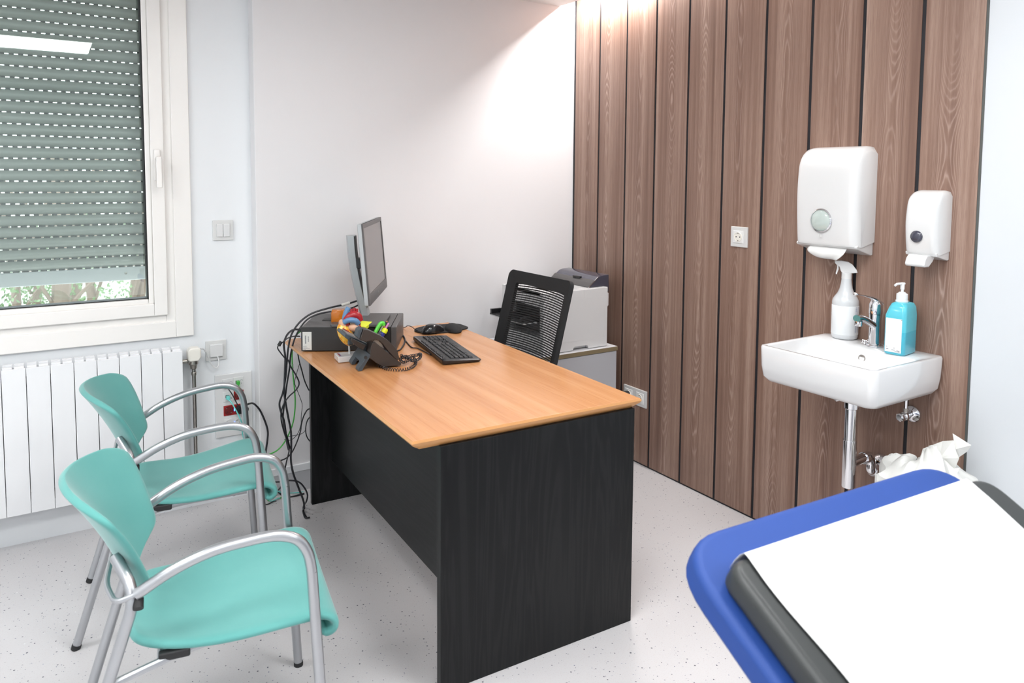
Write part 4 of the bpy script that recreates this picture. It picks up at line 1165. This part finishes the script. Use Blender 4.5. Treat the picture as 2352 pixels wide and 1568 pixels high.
cb_('loop_cable', 'black cable swinging from behind the desk panel down to the left',
    [(735, 815), (726, 900), (716, 933), (705, 942), (697, 957), (692, 975), (690, 990), (683, 1012), (672, 1036), (660, 1050), (645, 1057), (630, 1058), (618, 1052)], .0030, 'cable', 3.20)
cb_('short_cable', 'short black cable bowing out beside the desk side panel',
    [(738, 815), (730, 905), (716, 950), (706, 965), (702, 985), (705, 1003), (716, 1018)], .0026, 'cable', 3.21)
o = cb_('network_cable', 'long green network cable hanging from the computer and curving left',
    [(692, 760), (682, 768), (674, 785), (671, 805), (671, 830), (673, 860), (676, 890), (678, 920), (677, 945), (673, 970), (664, 995), (650, 1020), (635, 1035), (617, 1043), (600, 1046)], .0029, 'green', 3.06)
k = [atY(672, 836, 3.06), atY(673, 846, 3.06)]; MB().tube(k, .0032, 8).build('cable_print', 'white', o)
c = cable('network_cable', 'turquoise network cable lying along the foot of the back wall', 'cable',
      [atY(628, 1123, 3.25), atY(645, 1130, 3.27), atY(665, 1132, 3.28), atY(690, 1130, 3.29), atY(716, 1125, 3.30), Vector((1.2, 3.29, .006))], .0024, 'teal_cable')
cable('floor_cable', 'black cable looping up off the floor beside the desk side panel', 'cable',
      [atY(625, 1107, 3.10), atY(645, 1106, 3.09), atY(665, 1103, 3.08), atY(685, 1106, 3.07), atY(698, 1118, 3.06), atY(706, 1135, 3.05), atY(704, 1150, 3.03), atZ(697, 1163, .006), atZ(698, 1178, .005), atZ(704, 1188, .005)], .0036, 'cable')
cable('floor_cable', 'black cable end lying on the floor in front of the desk panel', 'cable',
      [atY(699, 1166, YK), atZ(696, 1172, .006), atZ(698, 1182, .005), atZ(702, 1189, .005), atZ(712, 1188, .005)], .0036, 'cable')

# ------------------------------------------------------------------ washbasin, tap, bottles
ZS = .872
wb = thing('washbasin', 'white rectangular ceramic washbasin on the walnut wall', 'washbasin', (XW, 1.478, .73))
bx0, bx1, by0, by1 = 2.13, XW, 1.262, 1.697
def brect(ix, iy, r, z, cx=None, x0=bx0, x1=bx1, y0=by0, y1=by1): return [(x, y, z) for x, y in rrect(x1 - x0 - 2 * ix, y1 - y0 - 2 * iy, r, 6, (x0 + x1) / 2, (y0 + y1) / 2)]
m = MB(); L = []
L.append(brect(.05, .045, .03, .742)); L.append(brect(.018, .016, .03, .748)); L.append(brect(.006, .006, .028, .764)); L.append(brect(.002, .002, .026, .80)); L.append(brect(.0, .0, .025, ZS - .006)); L.append(brect(.002, .002, .024, ZS - .001)); L.append(brect(.006, .006, .020, ZS))
# bowl opening in front part: x from bx0+.018 to 2.41
def bowl(i, r, z): return [(x, y, z) for x, y in rrect(2.400 - (bx0 + .016) - 2 * i, (by1 - by0) - .032 - 2 * i, r, 6, (2.400 + bx0 + .016) / 2, (by0 + by1) / 2)]
L += [bowl(0, .018, ZS), bowl(.003, .018, ZS - .004), bowl(.012, .025, ZS - .06), bowl(.04, .04, ZS - .098), bowl(.12, .04, ZS - .104)]
vs = [v for l in L for v in l]; n = len(L[0]); fs = [tuple(range(n - 1, -1, -1)), tuple((len(L) - 1) * n + k for k in range(n))]
for j in range(len(L) - 1): fs += [(j * n + k, j * n + (k + 1) % n, (j + 1) * n + (k + 1) % n, (j + 1) * n + k) for k in range(n)]
m.add(vs, fs); m.build('basin', 'ceramic', wb, angle=50)
MB().lathe([(.013, 0), (.013, -.002), (.010, -.0025), (.010, -.0006), (.001, -.0006)], 22, (2.3935, 1.469, ZS - .034), 'x').build('overflow_hole', 'steel', wb)
MB().lathe([(.03, ZS - .1035), (.03, ZS - .100), (.02, ZS - .098)], 24, (2.25, 1.478, 0)).build('drain', 'chrome', wb)
MB().box(2.44, 2.447, 1.30, 1.322, ZS, ZS + .0004).build('maker_mark', 'frame_grey', wb, smooth=False)
# waste pipe
ws_ = thing('waste_pipe', 'chrome bottle trap and waste pipe under the washbasin', 'pipe', (2.33, 1.478, .40))
wx, wy = 2.33, 1.462
MB().lathe([(.022, .742), (.024, .69), (.024, .675), (.0205, .672), (.0205, .56)], 28, (wx, wy, 0)).build('tailpiece', 'chrome', ws_)
MB().lathe([(.0225, .562), (.0225, .40), (.021, .396), (.001, .396)], 28, (wx, wy, 0)).build('trap_cup', 'chrome', ws_)
MB().tube(fillet([(wx, wy, .475), (wx + .12, wy, .485), (wx + .135, wy, .455), (wx + .13, wy, .425), (XW - .01, wy - .002, .425)], .03), .0165, 16).build('trap_outlet', 'chrome', ws_)
MB().lathe([(.021, .085), (.0215, .10)], 20, (wx, wy, .480), 'x').build('ring_nut', 'chrome', ws_)
MB().lathe([(.0215, .140), (.0215, .162)], 20, (wx, wy, .425), 'x').build('ring_nut', 'chrome', ws_)
MB().lathe([(.047, 0), (.045, -.010), (.034, -.022), (.019, -.027)], 28, (XW, wy - .002, .425), 'x').build('wall_rose', 'chrome', ws_)
def angle_valve(y, z, lb):
    t = thing('angle_valve', lb, 'valve', (XW, y, z), 0, 'chrome angle valves')
    MB().lathe([(.029, 0), (.028, -.007), (.018, -.016), (.009, -.018), (.009, -.05)], 24, (XW, y, z), 'x').build('valve_rose', 'chrome', t)
    MB().lathe([(.013, -.035), (.015, -.038), (.015, -.058), (.012, -.062)], 18, (XW, y, z), 'x').build('valve_body', 'chrome', t)
    MB().lathe([(.010, -.060), (.014, -.066), (.0145, -.082), (.010, -.086)], 8, (XW, y, z), 'x').build('knob', 'chrome', t)
    MB().tube([(XW - .045, y, z + .010), (XW - .045, y, z + .026)], .009, 6).build('compression_nut', 'nickel', t)
    MB().tube([(XW - .045, y, z + .02), (XW - .045, y, z + .095)], .005, 10).build('supply_tube', 'chrome', t)
angle_valve(1.362, .648, 'chrome angle valve under the right side of the washbasin')
angle_valve(1.600, .655, 'chrome angle valve mostly hidden under the left side of the washbasin')
# tap
tx, ty = 2.466, 1.470
tp = thing('basin_tap', 'chrome single lever mixer tap on the washbasin', 'tap', (tx, ty, ZS))
MB().lathe([(.027, ZS + .0005), (.027, ZS + .005), (.024, ZS + .008)], 26, (tx, ty, 0)).build('tap_base', 'chrome', tp)
MB().lathe([(.0205, ZS + .006), (.020, ZS + .03), (.0195, ZS + .09), (.0215, ZS + .115)], 26, (tx, ty, 0)).build('tap_body', 'chrome', tp, angle=60)
MB().lathe([(.022, ZS + .116), (.0225, ZS + .124), (.0215, ZS + .150), (.017, ZS + .163), (.006, ZS + .168)], 26, (tx, ty, 0)).build('cartridge_head', 'chrome', tp, angle=60)
sp = [Vector((tx, ty, ZS + .070)), Vector((tx - .045, ty, ZS + .093)), Vector((tx - .085, ty, ZS + .108)), Vector((tx - .112, ty, ZS + .110))]
MB().tube(spline(sp, 5), .014, 16, radii=None, flat=.85).build('spout', 'chrome', tp)
MB().lathe([(.012, ZS + .083), (.013, ZS + .086), (.013, ZS + .100)], 20, (tx - .100, ty, 0)).build('aerator', 'chrome', tp)
m = MB(); lv = spline([Vector((tx + .016, ty, ZS + .152)), Vector((tx - .02, ty, ZS + .172)), Vector((tx - .07, ty, ZS + .185)), Vector((tx - .125, ty, ZS + .196))], 5)
n = len(lv); m.tube(lv, .01, 14, radii=[.021 - .0145 * min(1, i / n * 1.3) for i in range(n)], flat=.42); m.build('lever', 'chrome', tp)
m = MB(); m.ell(lv[-1], (.007, .009, .0055)); m.build('lever_tip', 'chrome', tp)
# ball chain
m = MB(); random.seed(11); cp = atZ(1990, 790, ZS + .003)
pts = [cp + Vector((random.gauss(0, .007), random.gauss(0, .008), random.uniform(0, .012))) for i in range(44)]
for q in pts: m.ell(q, (.0022, .0022, .0022), None, 8, 5)
tag(m.build('plug_chain', 'chrome'), 'small heap of chrome ball chain on the washbasin beside the tap', 'chain', kind='stuff')

# spray bottle
sb = atZ(1939, 776, ZS); sx_, sy_ = sb.x, sb.y
sp_ = thing('spray_bottle', 'white trigger spray bottle with a plain white label on the washbasin', 'spray bottle', (sx_, sy_, ZS), 2.25)
prof = [(.038, .001), (.044, .004), (.046, .014), (.046, .136), (.0445, .144), (.038, .156), (.029, .168), (.0225, .185), (.0185, .205), (.0165, .224)]
MB().lathe(prof, 32, (0, 0, 0)).build('bottle', 'spray', sp_, local=True, angle=60)
lb_ = MB().lathe([(.046, .018), (.0466, .019), (.0466, .124), (.046, .125)], 32, (0, 0, 0)).build('bottle_label', 'label_white', sp_, local=True, angle=60)
k = MB()
for c_ in range(2):
    for i in range(30):
        if i in (9, 19): continue
        a_ = math.radians(134 + c_ * 13); z_ = .030 + i * .0031; w_ = random.uniform(.003, .006)
        for q in range(1):
            x, y = .047 * math.cos(a_), .047 * math.sin(a_); t_ = Vector((-math.sin(a_), math.cos(a_), 0))
            p0 = Vector((x, y, z_)); k.add([p0 - t_ * w_ * .5, p0 + t_ * w_ * .5, p0 + t_ * w_ * .5 + Vector((0, 0, .0012)), p0 - t_ * w_ * .5 + Vector((0, 0, .0012))], [(0, 1, 2, 3)])
k.build('small_print', 'inkblue', lb_, local=True, smooth=False)
MB().lathe([(.0175, .222), (.0175, .243), (.016, .245)], 24, (0, 0, 0)).build('collar', 'white', sp_, local=True)
# trigger head points to local +x (world -x), slightly up
hd = [(.042, .287), (.042, .278), (.033, .270), (.026, .266), (.022, .252), (.017, .243), (-.018, .243), (-.036, .245), (-.032, .256), (-.018, .275), (-.004, .284), (.02, .288)]
MB().prism(hd, -.011, .011, 'y').build('trigger_head', 'white', sp_, local=True, bevel=.003)
MB().prism([(.034, .271), (.029, .269), (.028, .256), (.034, .236), (.038, .238), (.034, .258)], -.006, .006, 'y').build('trigger', 'white', sp_, local=True, bevel=.0015)

# turquoise pump bottle
q0, q1, q2 = atZ(2027, 811, ZS), atZ(2076, 820, ZS), atZ(2103, 808, ZS)
ga = math.atan2((q0 - q1).y, (q0 - q1).x); 
Wg, Dg = (q0 - q1).length, .100
gb_ = thing('pump_bottle', 'turquoise rectangular pump bottle with white label on the washbasin', 'soap bottle', (q1.x, q1.y, ZS), ga)
# local: x from q1 to q0 (visible front face), y<0 side goes away? compute sign
side_dir = (q2 - q1); loc_side = Matrix.Rotation(-ga, 3, 'Z') @ side_dir; sg = 1 if loc_side.y > 0 else -1
def gl(inx0, inx1, iny, r, z):
    return [(x, y, z) for x, y in rrect(Wg - inx0 - inx1, Dg - 2 * iny, r, 5, (inx0 + Wg - inx1) / 2, sg * Dg / 2)]
m = MB(); L = [gl(.004, .004, .004, .012, .001), gl(0, 0, 0, .013, .006), gl(0, 0, 0, .013, .080)]
vs = [v for l in L for v in l]; n = len(L[0]); fs = [tuple(range(n - 1, -1, -1)), tuple(2 * n + k for k in range(n))]
for j in range(2): fs += [(j * n + k, j * n + (k + 1) % n, (j + 1) * n + (k + 1) % n, (j + 1) * n + k) for k in range(n)]
m.add(vs, fs).build('filled_part', 'liquid', gb_, local=True, angle=60)
m = MB(); L = [gl(0, 0, 0, .013, .080), gl(0, 0, 0, .013, .132), gl(.002, .010, .004, .013, .160), gl(.006, .014, .012, .013, .172), gl(.016, .020, .026, .010, .176)]
vs = [v for l in L for v in l]; fs = [tuple(range(n - 1, -1, -1)), tuple(4 * n + k for k in range(n))]
for j in range(4): fs += [(j * n + k, j * n + (k + 1) % n, (j + 1) * n + (k + 1) % n, (j + 1) * n + k) for k in range(n)]
m.add(vs, fs).build('bottle_body', 'gelblue', gb_, local=True, angle=60)
ys_ = -sg * .0006
o = MB().box(.010, Wg - .007, min(ys_, 0), max(ys_, 0), .010, .124).build('bottle_label', 'label_white', gb_, local=True, smooth=False)
k = MB(); ys2 = -sg * .001
for (x0_, x1_, z_) in ((.014, .024, .016), (.030, .040, .017), (.030, .034, .024), (.050, .058, .018), (.014, .030, .0125), (.010, .013, .120), (.054, .058, .0265)):
    k.box(x0_, min(x1_, Wg - .009), min(ys_, ys2), max(ys_, ys2), z_, z_ + .0016)
k.build('label_print', 'ink', o, local=True, smooth=False)
cxg, cyg = Wg / 2, sg * Dg / 2
MB().lathe([(.019, .174), (.020, .180), (.0175, .182), (.0175, .202), (.012, .206), (.009, .209)], 26, (cxg, cyg, 0)).build('pump_collar', 'pump', gb_, local=True)
MB().lathe([(.0045, .208), (.0045, .216), (.0065, .218), (.007, .236), (.005, .238)], 18, (cxg, cyg, 0)).build('pump_stem', 'pump', gb_, local=True)
noz = Matrix.Rotation(-ga, 3, 'Z') @ Vector((-1, .15, 0))
nz = Vector((noz.x, noz.y, 0)).normalized()
MB().tube([Vector((cxg, cyg, 0.2365)) - nz * .009, Vector((cxg, cyg, 0.2375)), Vector((cxg, cyg, 0.2370)) + nz * .028, Vector((cxg, cyg, 0.2325)) + nz * .036], .0042, 10).build('pump_nozzle', 'pump', gb_, local=True)

# ------------------------------------------------------------------ dispensers on the walnut wall
def dispenser(t, y0, y1, zt_, zb_, depth, side_r, top_drop, foot, mat='white'):
    """cover: side profile lofted across width with rounded side edges"""
    xf_ = XW - depth
    prof = [(XW, zt_ - .002), (XW - depth * .25, zt_), (XW - depth * .55, zt_ - top_drop * .10), (XW - depth * .80, zt_ - top_drop * .35), (XW - depth * .94, zt_ - top_drop * .68), (xf_ , zt_ - top_drop * 1.15),
            (xf_ - .004, (zt_ + zb_) / 2), (xf_ + .000, zb_ + (zt_ - zb_) * .26), (xf_ + .008, zb_ + .012), (xf_ + .014, zb_)]
    P = spline([(x, 0, z) for x, z in prof], 4)
    nU = 16; m = MB(); L = []
    W = y1 - y0; yc = (y0 + y1) / 2
    for j in range(nU + 1):
        u_ = -1 + 2 * j / nU
        # superellipse rounding of side edges
        e = 1 - max(0, (abs(u_) - (1 - side_r / (W / 2))) / (side_r / (W / 2))) if abs(u_) > 1 - side_r / (W / 2) else 1
        ins = side_r * (1 - math.sqrt(max(0, 1 - (1 - e) ** 2)))
        row = []
        for p in P:
            dx = max(0, p.x - xf_); f_ = 1 if True else 0
            # inset along the profile normal approx: push toward wall & down from top
            nx = min(1, (XW - p.x) / depth); nz_ = max(0, min(1, (p.z - (zt_ - top_drop * 1.6)) / (top_drop * 1.6)))
            row.append(Vector((min(XW, p.x + ins * nx), yc + u_ * W / 2, p.z - ins * nz_ * (1 - nx * .5))))
        L.append(row)
    vs = [v for r_ in L for v in r_]; w_ = len(P); fs = []
    for j in range(nU): fs += [(j * w_ + k, j * w_ + k + 1, (j + 1) * w_ + k + 1, (j + 1) * w_ + k) for k in range(w_ - 1)]
    # close sides to wall
    for j in (0, nU):
        o0 = len(vs); vs.append(Vector((XW, L[j][0].y, zb_ + foot * .35)))
        fs.append(tuple([j * w_ + k for k in range(w_)] + [o0]))
    m.add(vs, fs); return m, xf_, yc
t = thing('paper_towel_dispenser', 'large white paper towel dispenser with round window on the walnut wall', 'dispenser', (XW, 1.65, 1.38))
zt_, zb_ = 1.578, 1.215
m, xf_, yc = dispenser(t, 1.527, 1.783, zt_, zb_, .118, .028, .085, .05)
m.build('cover', 'white', t, angle=50)
m = MB(); m.prism([(XW, 1.185), (XW - .012, 1.184), (xf_ + .020, zb_ - .004), (xf_ + .016, zb_ + .004), (XW, zb_ + .06)], 1.531, 1.779, 'y'); m.build('rear_tray', 'white', t, bevel=.004)
lw = atX(1885, 506, xf_ - .003)
o = MB().lathe([(.043, .003), (.044, -.002), (.040, -.005), (.039, -.001)], 36, (xf_ - .001, lw.y, lw.z), 'x').build('window_ring', 'chrome', t)
MB().lathe([(.039, .0), (.030, -.004), (.015, -.006), (.001, -.0065)], 32, (xf_ - .003, lw.y, lw.z), 'x').build('window_lens', 'lens', t, angle=80)
MB().lathe([(.039, .001), (.001, .001)], 32, (xf_ - .004, lw.y, lw.z), 'x').build('window_back', 'frame_grey', t)
m = MB()
for i in range(3): m.box(xf_ - .0045, xf_ - .003, lw.y - .006 + i * .005, lw.y - .003 + i * .005, lw.z - .062, lw.z - .053)
m.build('maker_mark', 'frame_grey', t, smooth=False)
m = MB()
tc_ = [atX(1864, 561, xf_ + .03), atX(1946, 569, xf_ + .03), atX(1921, 598, xf_ + .012), atX(1872, 589, xf_ + .012)]
def tow(u_, v_):
    q = (tc_[0] * (1 - u_) + tc_[1] * u_) * (1 - v_) + (tc_[3] * (1 - u_) + tc_[2] * u_) * v_
    q = q.copy(); q.x += .006 * math.sin(8 * u_ + 2 * v_) * v_ - .016 * math.sin(PI * v_); q.y += (.5 - u_) * .03 * math.sin(PI * v_); return q
m.grid(tow, 20, 8); o = m.build('paper_towel', 'tissue', solid=.0012); tag(o, 'white paper towel hanging out of the large dispenser', 'paper towel')
t = thing('soap_dispenser', 'small white soap dispenser with lever on the walnut wall', 'dispenser', (XW, 1.32, 1.3))
m, xf_, yc = dispenser(t, 1.265, 1.372, 1.424, 1.212, .092, .018, .055, .03)
m.build('cover', 'white', t, angle=50)
m = MB(); m.prism([(XW, 1.193), (XW - .010, 1.192), (xf_ + .016, 1.208), (xf_ + .012, 1.218), (XW, 1.25)], 1.267, 1.370, 'y'); m.build('rear_tray', 'white', t, bevel=.003)
lw = atX(2105, 543, xf_ - .002)
MB().lathe([(.0195, .001), (.0195, -.002), (.010, -.0045), (.001, -.005)], 28, (xf_ - .002, lw.y, lw.z), 'x').build('level_window', 'slate_glass' if 'slate_glass' in M else 'lidglass', t, angle=80)
MB().prism([(xf_ + .050, 1.212), (xf_ - .002, 1.212), (xf_ - .014, 1.200), (xf_ - .022, 1.180), (xf_ - .016, 1.173), (xf_ + .010, 1.172), (xf_ + .034, 1.190)], 1.287, 1.352, 'y').build('push_lever', 'white', t, bevel=.007)

# ------------------------------------------------------------------ bin with liner
bn = thing('waste_bin', 'waste bin with a crumpled white liner under the washbasin', 'bin', (2.36, 1.26, 0))
bcx, bcy = 2.385, 1.235
MB().lathe([(.10, .002), (.125, .45), (.120, .45), (.097, .01), (.001, .01)], 28, (bcx, bcy, 0)).build('bin_body', 'bin', bn, angle=50)
random.seed(4)
def lin(u_, v_):
    a_ = 2 * PI * u_
    rr = .132 + .012 * math.sin(5 * a_ + 1) + .008 * math.sin(11 * a_)
    if v_ < .4: z_ = .40 + .10 * (v_ / .4); r_ = rr + .004
    else:
        q = (v_ - .4) / .6; z_ = .50 + .06 * math.sin(q * PI * .6) + .045 * q * math.sin(a_ * 1 + 3.6) + .016 * math.sin(4 * a_ + 6 * q) ; r_ = rr * (1 - q * .80)
    z_ += .010 * math.sin(7 * a_ + 5 * v_) + .004 * math.sin(17 * a_ + 9 * v_)
    return (bcx + r_ * math.cos(a_), bcy + r_ * math.sin(a_) * 1.0, z_)
m = MB(); m.grid(lin, 72, 26); lo_ = m.build('bin_liner', 'bag', bn, angle=25)
# flap of liner sticking up toward the right
P_ = [(2190, 995), (2228, 1025), (2205, 1050), (2182, 1068), (2150, 1040), (2165, 1020)]
def flap(pts, x, nm):
    V = [atX(a_, b_, x + dx) for (a_, b_, dx) in pts]; m = MB(); 
    c_ = sum(V, Vector()) / len(V); c_.x -= .015
    m.add(V + [c_], [(k, (k + 1) % len(V), len(V)) for k in range(len(V))]); return m.build(nm, 'bag', bn, solid=.001, smooth=False)
flap([(2188, 995, 0), (2231, 1022, .02), (2222, 1036, .02), (2202, 1050, 0), (2194, 1032, -.01)], 2.40, 'liner_flap')
flap([(2120, 1030, 0), (2165, 1013, .01), (2190, 1011, .0), (2196, 1035, -.01), (2203, 1052, -.01), (2190, 1085, 0), (2150, 1100, -.02), (2105, 1075, -.01)], 2.395, 'liner_flap')
flap([(2150, 1080, 0), (2205, 1074, .01), (2190, 1105, 0), (2150, 1120, 0)], 2.375, 'liner_flap')

# ------------------------------------------------------------------ examination couch (raised backrest beside the camera)
A0 = Vector((.903, .737, .880)); E = Vector((.998, -.058, 0)).normalized(); D = Vector((.052, .885, .462)); Nn = Vector((-.027, -.462, .887)).normalized()
D = (D - E * D.dot(E)).normalized(); Nn = E.cross(D).normalized()
if Nn.z < 0: Nn = -Nn
BM = Matrix((E, D, Nn)).transposed().to_4x4(); BM.translation = A0    # local u (x), v (y, up slope), n (z)
couch = thing('examination_couch', 'blue and charcoal examination couch with raised backrest in the foreground', 'couch', (1.2, .1, 0))
def slabr(poly, n0, n1, rr=.0):
    m = MB(); m.prism(poly, n0, n1, 'z', BM); return m
def rounded(pts, radii, k=8):
    P = [Vector((x, y, 0)) for x, y in pts]; out = []; n = len(P)
    for i in range(n):
        a_ = (P[i - 1] - P[i]).normalized(); b2 = (P[(i + 1) % n] - P[i]).normalized(); r_ = radii[i]
        s0, s1 = P[i] + a_ * r_, P[i] + b2 * r_
        for j in range(k + 1):
            t_ = j / k; q = s0 * (1 - t_) ** 2 + P[i] * 2 * t_ * (1 - t_) + s1 * t_ * t_; out.append((q.x, q.y))
    return out
LB = -.72
blue = rounded([(-.056, .078), (.69, .078), (.69, LB), (-.056, LB)], [.10, .10, .02, .02])
slabr(blue, -.105, -.052).build('backrest_pad', 'bluevinyl', couch, bevel=.016, seg=4)
dark = rounded([(-.034, -.004), (.672, -.004), (.672, LB + .01), (-.034, LB + .01)], [.03, .05, .02, .02])
slabr(dark, -.052, -.003).build('bolster_pad', 'greyvinyl', couch, bevel=.018, seg=4)
slabr(rounded([(.0, .03), (.60, .03), (.60, LB + .02), (.0, LB + .02)], [.03] * 4), -.118, -.106).build('backrest_board', 'metal_grey', couch)
# seat section, horizontal, toward the viewer's left-behind
hinge = BM @ Vector((0, LB, -.05)); zh = hinge.z
SM = Matrix((E, Vector((-E.y, E.x, 0)), Vector((0, 0, 1)))).transposed().to_4x4(); SM.translation = BM @ Vector((0, LB - .01, 0)); SM.translation.z = zh + .05
m = MB(); m.prism(rounded([(-.056, .0), (.69, .0), (.69, -1.15), (-.056, -1.15)], [.02, .02, .1, .1]), -.105, -.052, 'z', SM); m.build('seat_pad', 'bluevinyl', couch, bevel=.016, seg=4)
m = MB(); m.prism(rounded([(-.034, -.0), (.672, -.0), (.672, -1.10), (-.034, -1.10)], [.02, .02, .03, .03]), -.052, -.003, 'z', SM); m.build('seat_bolster', 'greyvinyl', couch, bevel=.018, seg=4)
fz = zh - .09
def fr(x, y, z): q = SM @ Vector((x, y, 0)); return Vector((q.x, q.y, z))
for x in (.04, .55):
    MB().tube([fr(x, .45, fz), fr(x, -1.05, fz)], .02, 12).build('frame_rail', 'metal_grey', couch)
    for y in (.40, -1.0): MB().tube([fr(x, y, 0), fr(x, y, fz)], .02, 12).build('leg', 'metal_grey', couch)
for y in (.40, -1.0): MB().tube([fr(.04, y, .2), fr(.55, y, .2)], .015, 12).build('cross_rail', 'metal_grey', couch)
MB().tube([fr(.3, .38, fz), BM @ Vector((.3, -.2, -.12))], .014, 12).build('backrest_strut', 'chrome', couch)
# paper sheet: drapes over the far end
def sheet(u_, v_):
    x = .002 + .598 * u_
    if v_ < .06:
        q = v_ / .06; a_ = q * PI / 2; y = .006 + .010 * math.cos(a_) - .004; z = -.047 + .047 * q; z = -.048 + .050 * math.sin(a_); y = .0065 - .012 * (1 - math.cos(a_))
    else:
        y = -.0055 - (v_ - .06) / .94 * (.70); z = .002
    e_ = 1 - abs(2 * u_ - 1)
    x += .004 * math.sin(y * 23 + (0 if u_ < .5 else 2)) * (1 if (u_ < .1 or u_ > .9) else 0)
    if u_ > .93: z -= 0.0
    z += .0012 * math.sin(x * 17 + 1) * math.sin(y * 13) * (1 if v_ > .1 else 0)
    return BM @ Vector((x, y, z))
m = MB(); m.grid(sheet, 40, 60); o = m.build('couch_paper', 'paperwhite', solid=.0006, angle=70); tag(o, 'white paper sheet covering the examination couch in the foreground', 'paper sheet')

# ------------------------------------------------------------------ lights
def lum(x, y, lb, e=1.0, grp='ceiling light panels'):
    t = thing('ceiling_light', lb, 'ceiling light', (x, y, ZC), 0, grp)
    frame(MB(), x - .30, x + .30, y - .30, y + .30, .018, ZC - .012, ZC - .0)
    m = MB(); 
    for (a0, a1, b0, b1) in ((x - .30, x - .282, y - .30, y + .30), (x + .282, x + .30, y - .30, y + .30), (x - .282, x + .282, y - .30, y - .282), (x - .282, x + .282, y + .282, y + .30)): m.box(a0, a1, b0, b1, ZC - .012, ZC)
    m.build('frame', 'white_matt', t, smooth=False)
    MB().box(x - .282, x + .282, y - .282, y + .282, ZC - .008, ZC - .002).build('diffuser', 'diffuser', t, smooth=False)
    L = bpy.data.lights.new('panel_light', 'AREA'); L.shape = 'SQUARE'; L.size = .56; L.energy = POWER * e; L.color = (.955, .985, 1)
    o = bpy.data.objects.new('panel_lamp', L); C.objects.link(o); o.parent = t; o.location = (0, 0, -.014)
POWER = 12.6
for i, (x, y) in enumerate([(.045, .63), (1.55, .63), (-1.2, .63), (-1.2, -1.1), (1.55, -1.1)]):  # only the first shows mirrored in the glass; the others are added fill light
    lum(x, y, 'square recessed ceiling light panel of a partly added set', .72 if x > 1 else 1.05)
lum(1.0, 1.45, 'square recessed ceiling light panel of a partly added set', .9); lum(-1.0, 2.25, 'square recessed ceiling light panel of a partly added set', 1.0)  # both panels here are added to even out the room light
# cove strip above the panelling
cv = thing('cove_light', 'linear light strip hidden in the ceiling recess above the panelling', 'light strip', (XW - .03, 2.4, ZC + .08))
MB().box(XW - .062, XW, 1.2, 3.24, ZC + .075, ZC + .095).build('housing', 'white_matt', cv, smooth=False)
MB().box(XW - .055, XW - .015, 2.62, 3.20, ZC + .071, ZC + .0752).build('diffuser', 'led_strip', cv, smooth=False)
def area(name, loc, sx, sy, energy, col, rot=(0, 0, 0), parent=None):
    L = bpy.data.lights.new(name, 'AREA'); L.shape = 'RECTANGLE'; L.size = sx; L.size_y = sy; L.energy = energy; L.color = col
    o = bpy.data.objects.new(name, L); C.objects.link(o); o.location = loc; o.rotation_euler = rot; return o
area('cove_lamp', (XW - .036, 2.95, ZC + .064), .035, .50, 17, (1, .965, .95), (0, math.radians(22), 0))
area('cove_lamp', (XW - .036, 1.9, ZC + .064), .035, 1.3, 5, (1, .965, .95), (0, math.radians(15), 0))

# world: bright overcast sky
W = bpy.data.worlds.new('World'); bpy.context.scene.world = W; W.use_nodes = True
bg = W.node_tree.nodes['Background']; bg.inputs[0].default_value = (.90, .95, 1, 1); bg.inputs[1].default_value = 5

# ------------------------------------------------------------------ camera
cam = bpy.data.cameras.new('camera'); co = bpy.data.objects.new('camera', cam); C.objects.link(co)
R = Matrix((_r0, -_r1, -_r2)).transposed().to_4x4(); R.translation = Vector((0, 0, H)); co.matrix_world = R
cam.sensor_width = 36; cam.lens = F / 2352 * 36; cam.shift_x = (1176 - CX) / 2352; cam.shift_y = (CY - 784) / 2352
cam.clip_start = .05
cam.dof.use_dof = True; cam.dof.focus_distance = 2.9; cam.dof.aperture_fstop = 5.0
bpy.context.scene.camera = co
sc = bpy.context.scene
sc.view_settings.view_transform = 'Standard'; sc.view_settings.look = 'None'; sc.view_settings.exposure = 0.0
try:
    sc.cycles.max_bounces = 7; sc.cycles.diffuse_bounces = 4; sc.cycles.glossy_bounces = 4; sc.cycles.transmission_bounces = 6; sc.cycles.caustics_reflective = False; sc.cycles.caustics_refractive = False; sc.cycles.transparent_max_bounces = 12
    sc.cycles.use_denoising = True; sc.cycles.use_adaptive_sampling = True; sc.cycles.adaptive_threshold = .07; sc.cycles.adaptive_min_samples = 16; sc.cycles.sample_clamp_indirect = 6
except Exception: pass
